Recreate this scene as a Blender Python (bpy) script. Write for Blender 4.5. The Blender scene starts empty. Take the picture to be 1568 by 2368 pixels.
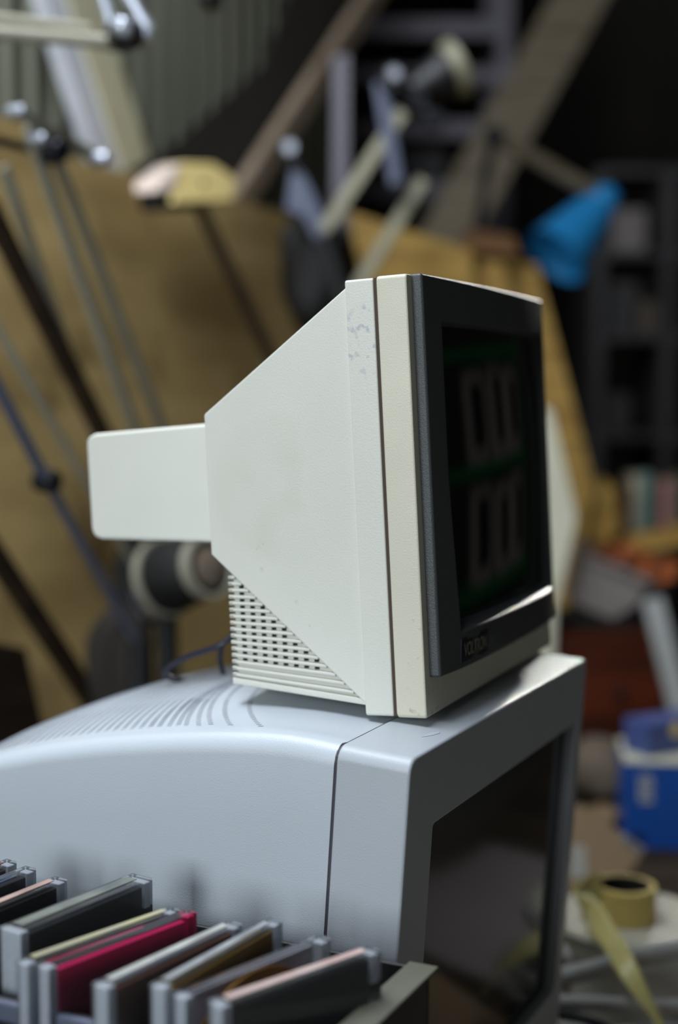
import bpy, bmesh, math, random
from mathutils import Vector, Matrix
random.seed(7)
S = bpy.context.scene
COL = S.collection

# ------------------------------------------------------------------ camera
F = 3300.0                                   # focal length in pixels of the 2368 px high frame
PITCH = 0.084383                             # looking slightly down
CAM = Vector((0, 0, 1.40))
cd = bpy.data.cameras.new('camera')
cam = bpy.data.objects.new('camera', cd)
COL.objects.link(cam)
cam.location = CAM
cam.rotation_euler = (math.pi / 2 - PITCH, 0, 0)
cd.sensor_fit = 'VERTICAL'
cd.sensor_height = 35.9
cd.sensor_width = 23.77
cd.lens = F / 2368 * 35.9
cd.clip_start = 0.02
cd.dof.use_dof = True
cd.dof.focus_distance = 1.005
cd.dof.aperture_fstop = 2.2
S.camera = cam

# ------------------------------------------------------------------ exposure, world
S.view_settings.view_transform = 'Standard'
S.view_settings.look = 'None'
S.view_settings.gamma = 1
S.view_settings.use_curve_mapping = False
S.view_settings.exposure = 0.0
w = bpy.data.worlds.new('world')
S.world = w
w.use_nodes = True
w.node_tree.nodes['Background'].inputs[0].default_value = (0.8, 0.9, 1, 1)
w.node_tree.nodes['Background'].inputs[1].default_value = 0.008

# the room runs along U (away, to the right) and D (to the left wall)
A = Vector((0.0474889, 0.926493, 1.156541))  # near top corner of the big monitor
UV = Vector((0.44025, 0.897875, 0))
DV = Vector((-0.897875, 0.44025, 0))
ROOM = math.atan2(UV.y, UV.x)


def G(u, d, z):
    p = A + UV * u + DV * d
    return Vector((p.x, p.y, z))


def area(name, loc, target, sx, sy, power, color, spread=math.pi):
    ld = bpy.data.lights.new(name, 'AREA')
    ld.shape = 'RECTANGLE'
    ld.size = sx
    ld.size_y = sy
    ld.energy = power
    ld.color = color
    ld.spread = spread
    o = bpy.data.objects.new(name, ld)
    COL.objects.link(o)
    o.location = loc
    o.rotation_euler = (Vector(target) - Vector(loc)).to_track_quat('-Z', 'Y').to_euler()
    return o


# daylight: the open door behind the camera, an added overhead fill, the high window in the far wall
area('door_daylight', G(-4.4, 0.42, 2.15), G(0, 0.2, 1.1), 1.4, 1.6, 118, (0.88, 0.95, 1.0))
area('overhead_fill', G(0.1, 0.84, 3.2), G(0.3, 0.6, 0.9), 2.6, 0.6, 90, (0.86, 0.92, 1.0))  # overhead lamp added to brighten the top faces and the plywood
area('window_daylight', G(5.05, 0.58, 2.62), G(0.2, 0.02, 1.15), 0.26, 0.26, 1.4, (1.0, 0.97, 0.9), math.radians(16))

# ------------------------------------------------------------------ pixel helpers
CT, ST = math.cos(PITCH), math.sin(PITCH)


def ray(x, y):
    a, b, c = (x - 784) / F, 1.0, -(y - 1184) / F
    return Vector((a, CT * b + ST * c, -ST * b + CT * c))


def PT(x, y, z):                              # on the level z
    r = ray(x, y)
    return CAM + r * ((z - CAM.z) / r.z)


def PD(x, y, d):                              # on the upright plane at D = d
    r = ray(x, y)
    return CAM + r * ((DV.dot(A - CAM) + d) / DV.dot(r))


def PY(x, y, t):                              # at the depth t
    return CAM + ray(x, y) * t


def PX(n, t):                                 # n pixels at depth t in metres
    return n / F * t


# ------------------------------------------------------------------ materials
def lin(h):
    if isinstance(h, str):
        h = h.lstrip('#')
        v = [int(h[i:i + 2], 16) / 255 for i in (0, 2, 4)]
    else:
        v = [c / 255 for c in h]
    return tuple(c / 12.92 if c <= 0.04045 else ((c + 0.055) / 1.055) ** 2.4 for c in v) + (1,)


def mat(name, col, rough=0.5, metal=0.0, var=0.0, scale=8.0, bump=0.0, bscale=60.0, spec=0.5, col2=None,
        stretch=None, detail=4, coat=0.0):
    m = bpy.data.materials.new(name)
    m.use_nodes = True
    nt = m.node_tree
    b = nt.nodes['Principled BSDF']
    c = lin(col)
    b.inputs['Roughness'].default_value = rough
    b.inputs['Metallic'].default_value = metal
    b.inputs['Specular IOR Level'].default_value = spec
    b.inputs['Coat Weight'].default_value = coat
    tc = nt.nodes.new('ShaderNodeTexCoord')
    mp = nt.nodes.new('ShaderNodeMapping')
    nt.links.new(tc.outputs['Object'], mp.inputs[0])
    if stretch:
        mp.inputs['Rotation'].default_value = stretch[1] if len(stretch) > 1 else (0, 0, 0)
        mp.inputs['Scale'].default_value = stretch[0]
    if col2 is None:
        k = 1 - var
        col2v = (c[0] * k, c[1] * k, c[2] * k, 1)
    else:
        col2v = lin(col2)
    n = nt.nodes.new('ShaderNodeTexNoise')
    n.inputs['Scale'].default_value = scale
    n.inputs['Detail'].default_value = detail
    nt.links.new(mp.outputs[0], n.inputs['Vector'])
    r = nt.nodes.new('ShaderNodeValToRGB')
    r.color_ramp.elements[0].position = 0.35
    r.color_ramp.elements[1].position = 0.65
    r.color_ramp.elements[0].color = col2v
    r.color_ramp.elements[1].color = c
    nt.links.new(n.outputs['Fac'], r.inputs[0])
    nt.links.new(r.outputs[0], b.inputs['Base Color'])
    if bump:
        n2 = nt.nodes.new('ShaderNodeTexNoise')
        n2.inputs['Scale'].default_value = bscale
        nt.links.new(mp.outputs[0], n2.inputs['Vector'])
        bp = nt.nodes.new('ShaderNodeBump')
        bp.inputs['Strength'].default_value = bump
        bp.inputs['Distance'].default_value = 0.002
        nt.links.new(n2.outputs['Fac'], bp.inputs['Height'])
        nt.links.new(bp.outputs[0], b.inputs['Normal'])
    m['ramp'] = r.name
    return m


def spots(m, pts, col):
    """stains with a shape of their own: (x, y, z, radius, noise scale, threshold) in object space"""
    nt = m.node_tree
    b = nt.nodes['Principled BSDF']
    tc = next(n for n in nt.nodes if n.type == 'TEX_COORD')
    for (x, y, z, rad, sc, th) in pts:
        cur = b.inputs['Base Color'].links[0].from_socket
        d = nt.nodes.new('ShaderNodeVectorMath')
        d.operation = 'DISTANCE'
        nt.links.new(tc.outputs['Object'], d.inputs[0])
        d.inputs[1].default_value = (x, y, z)
        mr = nt.nodes.new('ShaderNodeMapRange')
        mr.inputs[1].default_value = rad
        mr.inputs[2].default_value = rad * 0.4
        nt.links.new(d.outputs['Value'], mr.inputs[0])
        n = nt.nodes.new('ShaderNodeTexNoise')
        n.inputs['Scale'].default_value = sc
        nt.links.new(tc.outputs['Object'], n.inputs['Vector'])
        mr2 = nt.nodes.new('ShaderNodeMapRange')
        mr2.inputs[1].default_value = th
        mr2.inputs[2].default_value = th + 0.12
        nt.links.new(n.outputs['Fac'], mr2.inputs[0])
        mul = nt.nodes.new('ShaderNodeMath')
        mul.operation = 'MULTIPLY'
        nt.links.new(mr.outputs[0], mul.inputs[0])
        nt.links.new(mr2.outputs[0], mul.inputs[1])
        mx = nt.nodes.new('ShaderNodeMix')
        mx.data_type = 'RGBA'
        nt.links.new(mul.outputs[0], mx.inputs[0])
        nt.links.new(cur, mx.inputs[6])
        mx.inputs[7].default_value = lin(col)
        nt.links.new(mx.outputs[2], b.inputs['Base Color'])


def clear(name, tint=(0.9, 0.92, 0.95), haze=0.10, rough=0.08):
    """thin clear plastic: transparent with a gloss on top and a little haze"""
    m = bpy.data.materials.new(name)
    m.use_nodes = True
    nt = m.node_tree
    out = nt.nodes['Material Output']
    nt.nodes.remove(nt.nodes['Principled BSDF'])
    t = nt.nodes.new('ShaderNodeBsdfTransparent')
    t.inputs[0].default_value = (*tint, 1)
    g = nt.nodes.new('ShaderNodeBsdfGlossy')
    g.inputs['Roughness'].default_value = rough
    df = nt.nodes.new('ShaderNodeBsdfDiffuse')
    df.inputs[0].default_value = (0.75, 0.78, 0.82, 1)
    fr = nt.nodes.new('ShaderNodeFresnel')
    fr.inputs[0].default_value = 1.5
    nz = nt.nodes.new('ShaderNodeTexNoise')
    nz.inputs['Scale'].default_value = 40
    mr = nt.nodes.new('ShaderNodeMapRange')
    mr.inputs[3].default_value = haze * 0.5
    mr.inputs[4].default_value = haze * 1.5
    nt.links.new(nz.outputs['Fac'], mr.inputs[0])
    a = nt.nodes.new('ShaderNodeMixShader')
    nt.links.new(mr.outputs[0], a.inputs[0])
    nt.links.new(t.outputs[0], a.inputs[1])
    nt.links.new(df.outputs[0], a.inputs[2])
    b = nt.nodes.new('ShaderNodeMixShader')
    nt.links.new(fr.outputs[0], b.inputs[0])
    nt.links.new(a.outputs[0], b.inputs[1])
    nt.links.new(g.outputs[0], b.inputs[2])
    nt.links.new(b.outputs[0], out.inputs[0])
    return m


def wood(name, c1, c2, rot=(0, 0, 0), sc=(1, 1, 12), scale=3.0, rough=0.6, spec=0.3):
    return mat(name, c1, rough, 0, col2=c2, scale=scale, stretch=(sc, rot), bump=0.15, bscale=8, spec=spec)


M = {}
M['beige'] = mat('aged_beige_plastic', (218, 219, 209), 0.42, var=0.05, scale=9, bump=0.12, bscale=900, spec=0.35)
M['beige_front'] = mat('aged_cream_plastic', (212, 208, 190), 0.42, var=0.06, scale=14, bump=0.12, bscale=900, spec=0.35)
M['seam'] = mat('seam_brown', (74, 58, 46), 0.7, var=0.2)
M['charcoal'] = mat('charcoal_plastic', (68, 72, 74), 0.45, var=0.08, scale=20, bump=0.25, bscale=1200, spec=0.5)
M['badge'] = mat('badge_black', (34, 36, 38), 0.35, var=0.1)
M['badge_text'] = mat('badge_silver_print', (146, 142, 132), 0.5, var=0.1, scale=60)
M['tube'] = mat('picture_tube_glass', (9, 11, 11), 0.06, var=0.1, spec=0.5)
M['tube_big'] = mat('dark_screen_glass', (10, 10, 11), 0.10, var=0.1, spec=0.5)
M['hole'] = mat('vent_hole_black', (16, 26, 22), 0.8, var=0.2)
M['grey'] = mat('pale_grey_plastic', (190, 198, 206), 0.36, var=0.025, scale=7, bump=0.12, bscale=900, spec=0.4)
M['grey_front'] = mat('pale_grey_bezel_plastic', (180, 187, 194), 0.4, var=0.03, scale=7, bump=0.12, bscale=900, spec=0.4)
M['slot'] = mat('slot_shadow_grey', (132, 135, 144), 0.8, var=0.1)
M['grey_seam'] = mat('seam_grey', (70, 66, 76), 0.7, var=0.1)
M['cable'] = mat('blue_black_cable', (40, 42, 58), 0.4, var=0.1)
M['black'] = mat('black_plastic', (24, 24, 27), 0.45, var=0.2)
M['matblack'] = mat('matt_black', (14, 13, 13), 0.7, var=0.3)
M['olive'] = mat('worn_olive_grey_edge', (98, 98, 84), 0.6, var=0.2, scale=20)
M['clear'] = clear('clear_polystyrene', haze=0.03)
M['clear_milky'] = clear('milky_polystyrene', haze=0.06, rough=0.12)
M['frosted'] = clear('frosted_polystyrene', haze=0.55, rough=0.25)
M['ply'] = mat('weathered_plywood', (198, 171, 116), 0.7, col2=(166, 141, 92), scale=2.2, stretch=((1, 1, 4), (0, 0, 0)), bump=0.2, bscale=20, spec=0.25)
spots(M['ply'], [(-0.25, 2.4, 1.25, 0.6, 5, 0.55)], (108, 88, 54))
M['ply_yellow'] = wood('yellow_plywood', (176, 142, 72), (150, 118, 58), scale=2)
M['board'] = wood('pine_board', (180, 146, 76), (146, 112, 54), scale=3)
M['greywood'] = wood('greyed_timber', (128, 116, 96), (98, 88, 72), scale=4)
M['batten'] = wood('pale_pinkish_batten', (160, 142, 122), (134, 118, 100), scale=4)
M['darkwood'] = wood('dark_brown_wood', (58, 44, 32), (40, 30, 22), scale=4)
M['redwood'] = wood('red_brown_varnished_wood', (92, 40, 20), (58, 25, 12), sc=(1, 1, 14), scale=3, rough=0.4)
M['bench'] = wood('worn_bench_wood', (66, 57, 47), (44, 37, 30), sc=(1, 6, 1), scale=3, rough=0.85, spec=0.08)
M['corr'] = mat('galvanised_corrugated_sheet', (128, 130, 112), 0.5, 0.3, col2=(98, 98, 82), scale=1.6, stretch=((1, 1, 0.3), (0, 0, 0)), spec=0.5)
M['darkwall'] = mat('dark_soot_wall', (44, 38, 32), 0.85, var=0.4, scale=2)
M['palewall'] = mat('pale_dusty_wall', (206, 202, 194), 0.85, var=0.2, scale=2)
M['concrete'] = mat('dusty_concrete', (128, 122, 114), 0.85, var=0.3, scale=3)
M['steel_lilac'] = mat('lilac_grey_painted_steel', (108, 104, 113), 0.5, 0.1, var=0.2, scale=6)
M['alu'] = mat('brushed_aluminium', (206, 212, 226), 0.34, 0.75, var=0.06, scale=30)
M['alu_dull'] = mat('dull_grey_green_aluminium', (168, 165, 148), 0.4, 0.15, var=0.15, scale=10)
M['cream_paint'] = mat('cream_paint', (230, 224, 190), 0.45, var=0.15, scale=9)
M['white_blue_paint'] = mat('bluish_white_paint', (240, 243, 252), 0.4, var=0.1, scale=12)
M['arm_grey'] = mat('arm_grey_green', (138, 134, 110), 0.45, 0.1, var=0.12)
M['lamp_dark'] = mat('gunmetal_joint', (42, 44, 52), 0.3, 0.4, var=0.15)
M['bluegrey'] = mat('blue_grey_enamel', (96, 102, 122), 0.35, 0.2, var=0.1)
M['yellow'] = mat('yellow_painted_block', (252, 226, 150), 0.5, var=0.1, scale=10)
M['pinkwhite'] = mat('chalky_pink_white', (226, 206, 192), 0.7, var=0.1)
M['blue_shade'] = mat('sky_blue_enamel', (38, 128, 186), 0.3, var=0.05, spec=0.6)
M['cardbrown'] = mat('brown_card', (126, 104, 76), 0.75, var=0.12, scale=6)
M['bluebox'] = mat('bright_blue_card', (28, 84, 172), 0.4, var=0.1, scale=4)
M['lilacbox'] = mat('blue_lilac_card', (76, 92, 150), 0.45, var=0.1)
M['creamcard'] = mat('cream_card', (206, 204, 182), 0.6, var=0.06)
M['whitish'] = mat('dusty_white_plastic', (196, 196, 188), 0.5, var=0.08, scale=8)
M['lidgrey'] = mat('dusty_lid_plastic', (160, 157, 142), 0.55, var=0.1, scale=10)
M['tapebody'] = mat('straw_yellow_mesh_tape', (206, 184, 104), 0.55, var=0.1, scale=90, bump=0.5, bscale=500)
M['taperim'] = mat('pale_tape_core_card', (190, 168, 122), 0.6, var=0.1)
M['band'] = mat('pale_grey_strapping', (172, 174, 172), 0.45, var=0.08, scale=12)
M['tubgrey'] = mat('grey_mauve_tub_plastic', (132, 124, 120), 0.5, var=0.06)
M['orange'] = mat('orange_brown_cloth', (196, 104, 40), 0.8, col2=(112, 58, 34), scale=14)
M['cushion'] = mat('grey_brown_cloth', (110, 98, 84), 0.9, var=0.25, scale=10)
M['green'] = mat('green_painted_shelf', (18, 84, 46), 0.4, var=0.1)
M['greybeige'] = mat('grey_beige_frame', (118, 108, 101), 0.5, var=0.1)
M['dullgrey'] = mat('dull_dark_grey', (66, 64, 64), 0.6, var=0.25, scale=5)
M['rust'] = mat('rust_brown', (116, 80, 44), 0.8, var=0.3, scale=10)


# ------------------------------------------------------------------ object helpers
class MB:
    def __init__(s):
        s.b = bmesh.new()

    def face(s, pts):
        vs = [s.b.verts.new(p) for p in pts]
        return s.b.faces.new(vs)

    def hexa(s, p):                            # 8 points: bottom loop, top loop
        v = [s.b.verts.new(q) for q in p]
        for f in ((3, 2, 1, 0), (4, 5, 6, 7), (0, 1, 5, 4), (1, 2, 6, 5), (2, 3, 7, 6), (3, 0, 4, 7)):
            s.b.faces.new([v[i] for i in f])
        return s

    def box(s, a, b):
        x0, y0, z0 = a
        x1, y1, z1 = b
        return s.hexa([(x0, y0, z0), (x1, y0, z0), (x1, y1, z0), (x0, y1, z0),
                       (x0, y0, z1), (x1, y0, z1), (x1, y1, z1), (x0, y1, z1)])

    def gbox(s, u0, u1, d0, d1, z0, z1):       # box along the room axes
        return s.hexa([G(u0, d0, z0), G(u1, d0, z0), G(u1, d1, z0), G(u0, d1, z0),
                       G(u0, d0, z1), G(u1, d0, z1), G(u1, d1, z1), G(u0, d1, z1)])

    def bar(s, p, q, w, h, side=None):         # rectangular bar; side = direction of the width
        p, q = Vector(p), Vector(q)
        t = (q - p).normalized()
        sd = Vector(side) if side is not None else Vector((0, 1, 0))
        x = (sd - t * sd.dot(t)).normalized()
        y = t.cross(x)
        x, y = x * w / 2, y * h / 2
        return s.hexa([p - x - y, p + x - y, p + x + y, p - x + y, q - x - y, q + x - y, q + x + y, q - x + y])

    def tube(s, pts, r, n=12, r1=None):
        pts = [Vector(p) for p in pts]
        rings = []
        up = Vector((0.31, 0.2, 0.93))
        for i, p in enumerate(pts):
            a = pts[max(i - 1, 0)]
            c = pts[min(i + 1, len(pts) - 1)]
            t = (c - a).normalized()
            x = (up - t * up.dot(t)).normalized()
            y = t.cross(x)
            rr = r if r1 is None else r + (r1 - r) * i / (len(pts) - 1)
            rings.append([s.b.verts.new(p + (x * math.cos(k * 2 * math.pi / n) + y * math.sin(k * 2 * math.pi / n)) * rr) for k in range(n)])
        for a, c in zip(rings, rings[1:]):
            for k in range(n):
                s.b.faces.new((a[k], a[(k + 1) % n], c[(k + 1) % n], c[k]))
        s.b.faces.new(rings[0][::-1])
        s.b.faces.new(rings[-1])
        return s

    def lathe(s, prof, origin=(0, 0, 0), axis=(0, 0, 1), n=40):   # profile of (radius, height)
        o, t = Vector(origin), Vector(axis).normalized()
        up = Vector((1, 0, 0)) if abs(t.x) < 0.9 else Vector((0, 1, 0))
        x = (up - t * up.dot(t)).normalized()
        y = t.cross(x)
        rings = []
        for (r, h) in prof:
            r = max(r, 1e-5)
            rings.append([s.b.verts.new(o + t * h + (x * math.cos(k * 2 * math.pi / n) + y * math.sin(k * 2 * math.pi / n)) * r) for k in range(n)])
        for a, c in zip(rings, rings[1:]):
            for k in range(n):
                s.b.faces.new((a[k], a[(k + 1) % n], c[(k + 1) % n], c[k]))
        return s

    def prism(s, poly, d):                     # polygon of 3-D points swept by d
        d = Vector(d)
        a = [s.b.verts.new(p) for p in poly]
        c = [s.b.verts.new(Vector(p) + d) for p in poly]
        s.b.faces.new(a[::-1])
        s.b.faces.new(c)
        for i in range(len(poly)):
            j = (i + 1) % len(poly)
            s.b.faces.new((a[i], a[j], c[j], c[i]))
        return s

    def loops(s, lst, closed=True, caps=(True, True)):   # skin a list of equally long loops
        rings = [[s.b.verts.new(p) for p in l] for l in lst]
        n = len(rings[0])
        for a, c in zip(rings, rings[1:]):
            for k in range(n if closed else n - 1):
                s.b.faces.new((a[k], a[(k + 1) % n], c[(k + 1) % n], c[k]))
        if caps[0]:
            s.b.faces.new(rings[0][::-1])
        if caps[1]:
            s.b.faces.new(rings[-1])
        return s

    def build(s, name, m, parent=None, bevel=0.0, seg=2, smooth=False, local=False, weld=True, sub=0):
        if weld:
            bmesh.ops.remove_doubles(s.b, verts=s.b.verts, dist=1e-6)
        bmesh.ops.recalc_face_normals(s.b, faces=s.b.faces)
        me = bpy.data.meshes.new(name)
        s.b.to_mesh(me)
        s.b.free()
        me.materials.append(m)
        o = bpy.data.objects.new(name, me)
        COL.objects.link(o)
        if parent is not None:
            o.parent = parent
            if not local and parent.type == 'EMPTY':
                o.matrix_parent_inverse = parent.matrix_basis.inverted()
        if smooth or bevel or sub:
            for p in me.polygons:
                p.use_smooth = True
            try:
                me.set_sharp_from_angle(angle=math.radians(38))
            except Exception:
                pass
        if bevel:
            bv = o.modifiers.new('bevel', 'BEVEL')
            bv.width = bevel
            bv.segments = seg
            bv.limit_method = 'ANGLE'
            bv.angle_limit = math.radians(35)
            bv.harden_normals = False
            wn = o.modifiers.new('wn', 'WEIGHTED_NORMAL')
            wn.keep_sharp = False
            for p in me.polygons:
                p.use_smooth = True
            if 'sharp_edge' in me.attributes:
                me.attributes.remove(me.attributes['sharp_edge'])
        if sub:
            sb = o.modifiers.new('sub', 'SUBSURF')
            sb.levels = sub
            sb.render_levels = sub
        return o


def tag(o, label, cat, group=None, kind=None):
    o['label'] = label
    o['category'] = cat
    if group:
        o['group'] = group
    if kind:
        o['kind'] = kind
    return o


def thing(name, loc, label, cat, group=None, rz=0.0, matrix=None):
    o = bpy.data.objects.new(name, None)
    o.empty_display_size = 0.05
    COL.objects.link(o)
    if matrix is not None:
        o.matrix_basis = matrix
    else:
        o.location = loc
        o.rotation_euler = (0, 0, rz)
    return tag(o, label, cat, group)


def struct(o):
    o['kind'] = 'structure'
    return o


def text_mesh(txt, size):
    c = bpy.data.curves.new('lettering', 'FONT')
    c.body = txt
    c.size = size
    c.align_x = 'LEFT'
    c.extrude = 0
    c.offset = size * 0.010
    o = bpy.data.objects.new('lettering', c)
    COL.objects.link(o)
    dg = bpy.context.evaluated_depsgraph_get()
    me = bpy.data.meshes.new_from_object(o.evaluated_get(dg))
    bpy.data.objects.remove(o)
    bpy.data.curves.remove(c)
    return me


def blob(name, c, rx, ry_, rz, m, seed, label, cat, group=None, rough=0.18, parent=None):
    rnd = random.Random(seed)
    b = MB()
    n, k = 24, 14
    ph = [rnd.uniform(0, 6.28) for _ in range(6)]
    prof = []
    rings = []
    for i in range(k + 1):
        v = math.pi * i / k
        ring = []
        for j in range(n):
            a = 2 * math.pi * j / n
            q = 1 + rough * (math.sin(3 * a + ph[0] + 2 * v) * 0.5 + math.sin(5 * a + ph[1]) * math.sin(4 * v + ph[2]) * 0.5)
            s_ = max(0.02, math.sin(v)) ** 0.7
            ring.append((c[0] + rx * q * s_ * math.cos(a), c[1] + ry_ * q * s_ * math.sin(a), c[2] + rz * (1 if math.cos(v) > 0 else 0.9) * math.copysign(abs(math.cos(v)) ** 0.8, math.cos(v))))
        rings.append(ring)
    b.loops(rings)
    o = b.build(name, m, parent, smooth=True)
    if label:
        tag(o, label, cat, group)
    return o



def joint(c, r, m, parent, name='pivot_joint', axis=(0, 1, 0)):
    b = MB()
    b.lathe([(0, -r * 0.7), (r * 0.75, -r * 0.7), (r, -r * 0.35), (r, r * 0.35), (r * 0.75, r * 0.7), (0, r * 0.7)], c, axis, 24)
    return b.build(name, m, parent, smooth=True)



# ================================================================== the room
b = MB()
b.gbox(-5, 5.6, -4.2, 2.28, -0.05, 0.0)
struct(b.build('floor', M['concrete']))
b = MB()
b.gbox(-5, 5.6, -4.2, 2.28, 3.3, 3.35)
struct(b.build('ceiling', M['darkwall']))
b = MB()
b.gbox(5.5, 5.6, -4.2, 2.28, 0, 3.3)
struct(b.build('wall_back', M['darkwall']))
b = MB()
b.gbox(-5, 5.6, -4.3, -4.2, 0, 3.3)
struct(b.build('wall_right', M['palewall']))
b = MB()
b.gbox(-5.0, -4.9, -4.2, -1.6, 0, 3.3)
b.gbox(-5.0, -4.9, -1.6, 1.5, 3.0, 3.3)
struct(b.build('wall_front', M['darkwall']))
b = MB()
b.gbox(2.40, 5.6, 2.2, 2.28, 0, 3.3)
b.gbox(2.40, 2.44, 1.27, 2.2, 0, 3.3)
struct(b.build('wall_left_rear', M['darkwall']))
b = MB()                                       # corrugated steel sheet wall
top, bot = [], []
u = -5.0
k = 0
prof = [(0, 0), (0.022, 0.0), (0.034, 0.016), (0.056, 0.016)]
while u < 2.36:
    for (du, dd) in prof:
        top.append(G(u + du, 1.27 - dd, 3.3))
        bot.append(G(u + du, 1.27 - dd, 0.0))
    u += 0.068
b.loops([bot, top], closed=False, caps=(False, False))
ow = struct(b.build('wall_left', M['corr']))
sm = ow.modifiers.new('thickness', 'SOLIDIFY')
sm.thickness = 0.004

# workbench along the left wall
BZ = 0.70
t = thing('workbench', G(1.2, 0.15, 0), 'long worn wooden workbench carrying the two monitors and the clutter', 'workbench')
b = MB()
b.gbox(-0.42, 3.35, -0.36, 0.86, BZ - 0.045, BZ)
b.build('bench_top', M['bench'], t, bevel=0.004)
for uu in (-0.36, 3.28):
    for dd in (-0.30, 0.80):
        b = MB()
        b.gbox(uu - 0.04, uu + 0.04, dd - 0.04, dd + 0.04, 0, BZ - 0.045)
        b.build('leg', M['bench'], t, bevel=0.004)

# ================================================================== the big grey monitor
ML = Matrix(((0.44024993, -0.89594517, 0.05884098, A.x), (0.89787527, 0.43930355, -0.02885115, A.y),
             (0.0, 0.06553358, 0.99785036, A.z), (0, 0, 0, 1)))
tl = thing('crt_monitor', (0, 0, 0), 'large pale grey cathode ray monitor at the bottom, carrying the smaller beige monitor', 'monitor', matrix=ML)
WL, HL, DL = 0.41, 0.375, 0.0545


def rect(u0, u1, z0, z1, b_, r=0.0, n=4):
    if r <= 0:
        return [(u0, b_, z0), (u1, b_, z0), (u1, b_, z1), (u0, b_, z1)]
    out = []
    for (cx, cz, a0) in ((u1 - r, z0 + r, -90), (u1 - r, z1 - r, 0), (u0 + r, z1 - r, 90), (u0 + r, z0 + r, 180)):
        for i in range(n + 1):
            a = math.radians(a0 + 90 * i / n)
            out.append((cx + r * math.cos(a), b_, cz + r * math.sin(a)))
    return out


def frame(name, m, parent, outer, inner, b_front, b_back, inner_back=None, ro=0.004, ri=0.003, n=4, bevel=0.0015):
    """bezel: outer/inner = (u0,u1,z0,z1)"""
    ib = inner_back or inner
    b = MB()
    Ls = [rect(*outer, b_back, ro, n), rect(*outer, b_front, ro, n), rect(*inner, b_front, ri, n), rect(*ib, b_back, ri, n)]
    Ls.append(Ls[0])
    b.loops(Ls, caps=(False, False))
    return b.build(name, m, parent, bevel=bevel, local=True)


SL, SR, STP = 0.050, 0.020, 0.058
fr = frame('front_frame', M['grey_front'], tl, (0, WL, -HL, 0), (SL, WL - SR, -HL + 0.062, -STP), 0.0, DL,
           inner_back=(SL + 0.004, WL - SR - 0.004, -HL + 0.066, -STP - 0.004), ro=0.010, ri=0.004, bevel=0.0025)
b = MB()                                       # slightly convex glass
L = []
for i in range(17):
    row = []
    for j in range(13):
        s, v = i / 16, j / 12
        uu = SL - 0.003 + s * (WL - SR - SL + 0.006)
        zz = -STP + 0.003 - v * (HL - STP - 0.062 + 0.006)
        row.append((uu, 0.0095 - 0.003 * (1 - (2 * s - 1) ** 2) * (1 - (2 * v - 1) ** 2), zz))
    L.append(row)
b.loops(L, closed=False, caps=(False, False))
b.build('screen', M['tube_big'], tl, smooth=True, local=True)
b = MB()                                       # dark shadow gap between frame and housing
b.loops([rect(0.0008, WL - 0.0008, -HL + 0.002, -0.0010, DL - 0.0020, 0.01), rect(0.0008, WL - 0.0008, -HL + 0.002, -0.0016, DL + 0.0016, 0.01)])
b.build('seam_strip', M['grey_seam'], tl, local=True)
ZE = [(0.0560, -0.0040), (0.075, -0.0036), (0.095, -0.0042), (0.1145, -0.0062), (0.149, -0.0115), (0.176, -0.0165), (0.203, -0.0222),
      (0.232, -0.0285), (0.260, -0.0355), (0.300, -0.0470), (0.340, -0.0605), (0.375, -0.075), (0.41, -0.092), (0.44, -0.11), (0.46, -0.13)]


def interp(tab, x):
    for (a, va), (c, vc) in zip(tab, tab[1:]):
        if x <= c:
            k = max(0, (x - a) / (c - a))
            return va + (vc - va) * k
    return tab[-1][1]


def crown(bb):
    return 0.0006 + 0.0175 * min(1, max(0, (bb - 0.085) / 0.14))


def inset(bb):
    return 0.0 if bb < 0.33 else 0.25 * (bb - 0.33) ** 1.5 * 3


def top_z(bb, uu):
    ze = interp(ZE, bb)
    i0 = inset(bb)
    s = (uu - i0) / (WL - 2 * i0)
    s = min(1, max(0, s))
    return ze + crown(bb) * (1 - (2 * s - 1) ** 2)


def housing_loop(bb, ze):
    i0 = inset(bb)
    r = 0.011
    zb = -HL + 0.02 + max(0, (bb - 0.2)) * 0.35
    out = []
    uu0, uu1 = i0, WL - i0
    out.append((uu0, bb, zb))
    for k in range(1, 7):
        out.append((uu0, bb, zb + (ze - r - zb) * k / 7))
    for k in range(7):
        a = math.pi - k * math.pi / 2 / 6
        out.append((uu0 + r + r * math.cos(a), bb, ze - r + r * math.sin(a) + 0.0006 * k))
    for k in range(1, 20):
        uu = uu0 + r + (uu1 - uu0 - 2 * r) * k / 20
        out.append((uu, bb, top_z(bb, uu) + 0.0010))
    for k in range(7):
        a = math.pi / 2 - k * math.pi / 2 / 6
        out.append((uu1 - r + r * math.cos(a), bb, ze - r + r * math.sin(a) + 0.0006 * (6 - k)))
    for k in range(6, 0, -1):
        out.append((uu1, bb, zb + (ze - r - zb) * k / 7))
    out.append((uu1, bb, zb))
    return out


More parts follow.
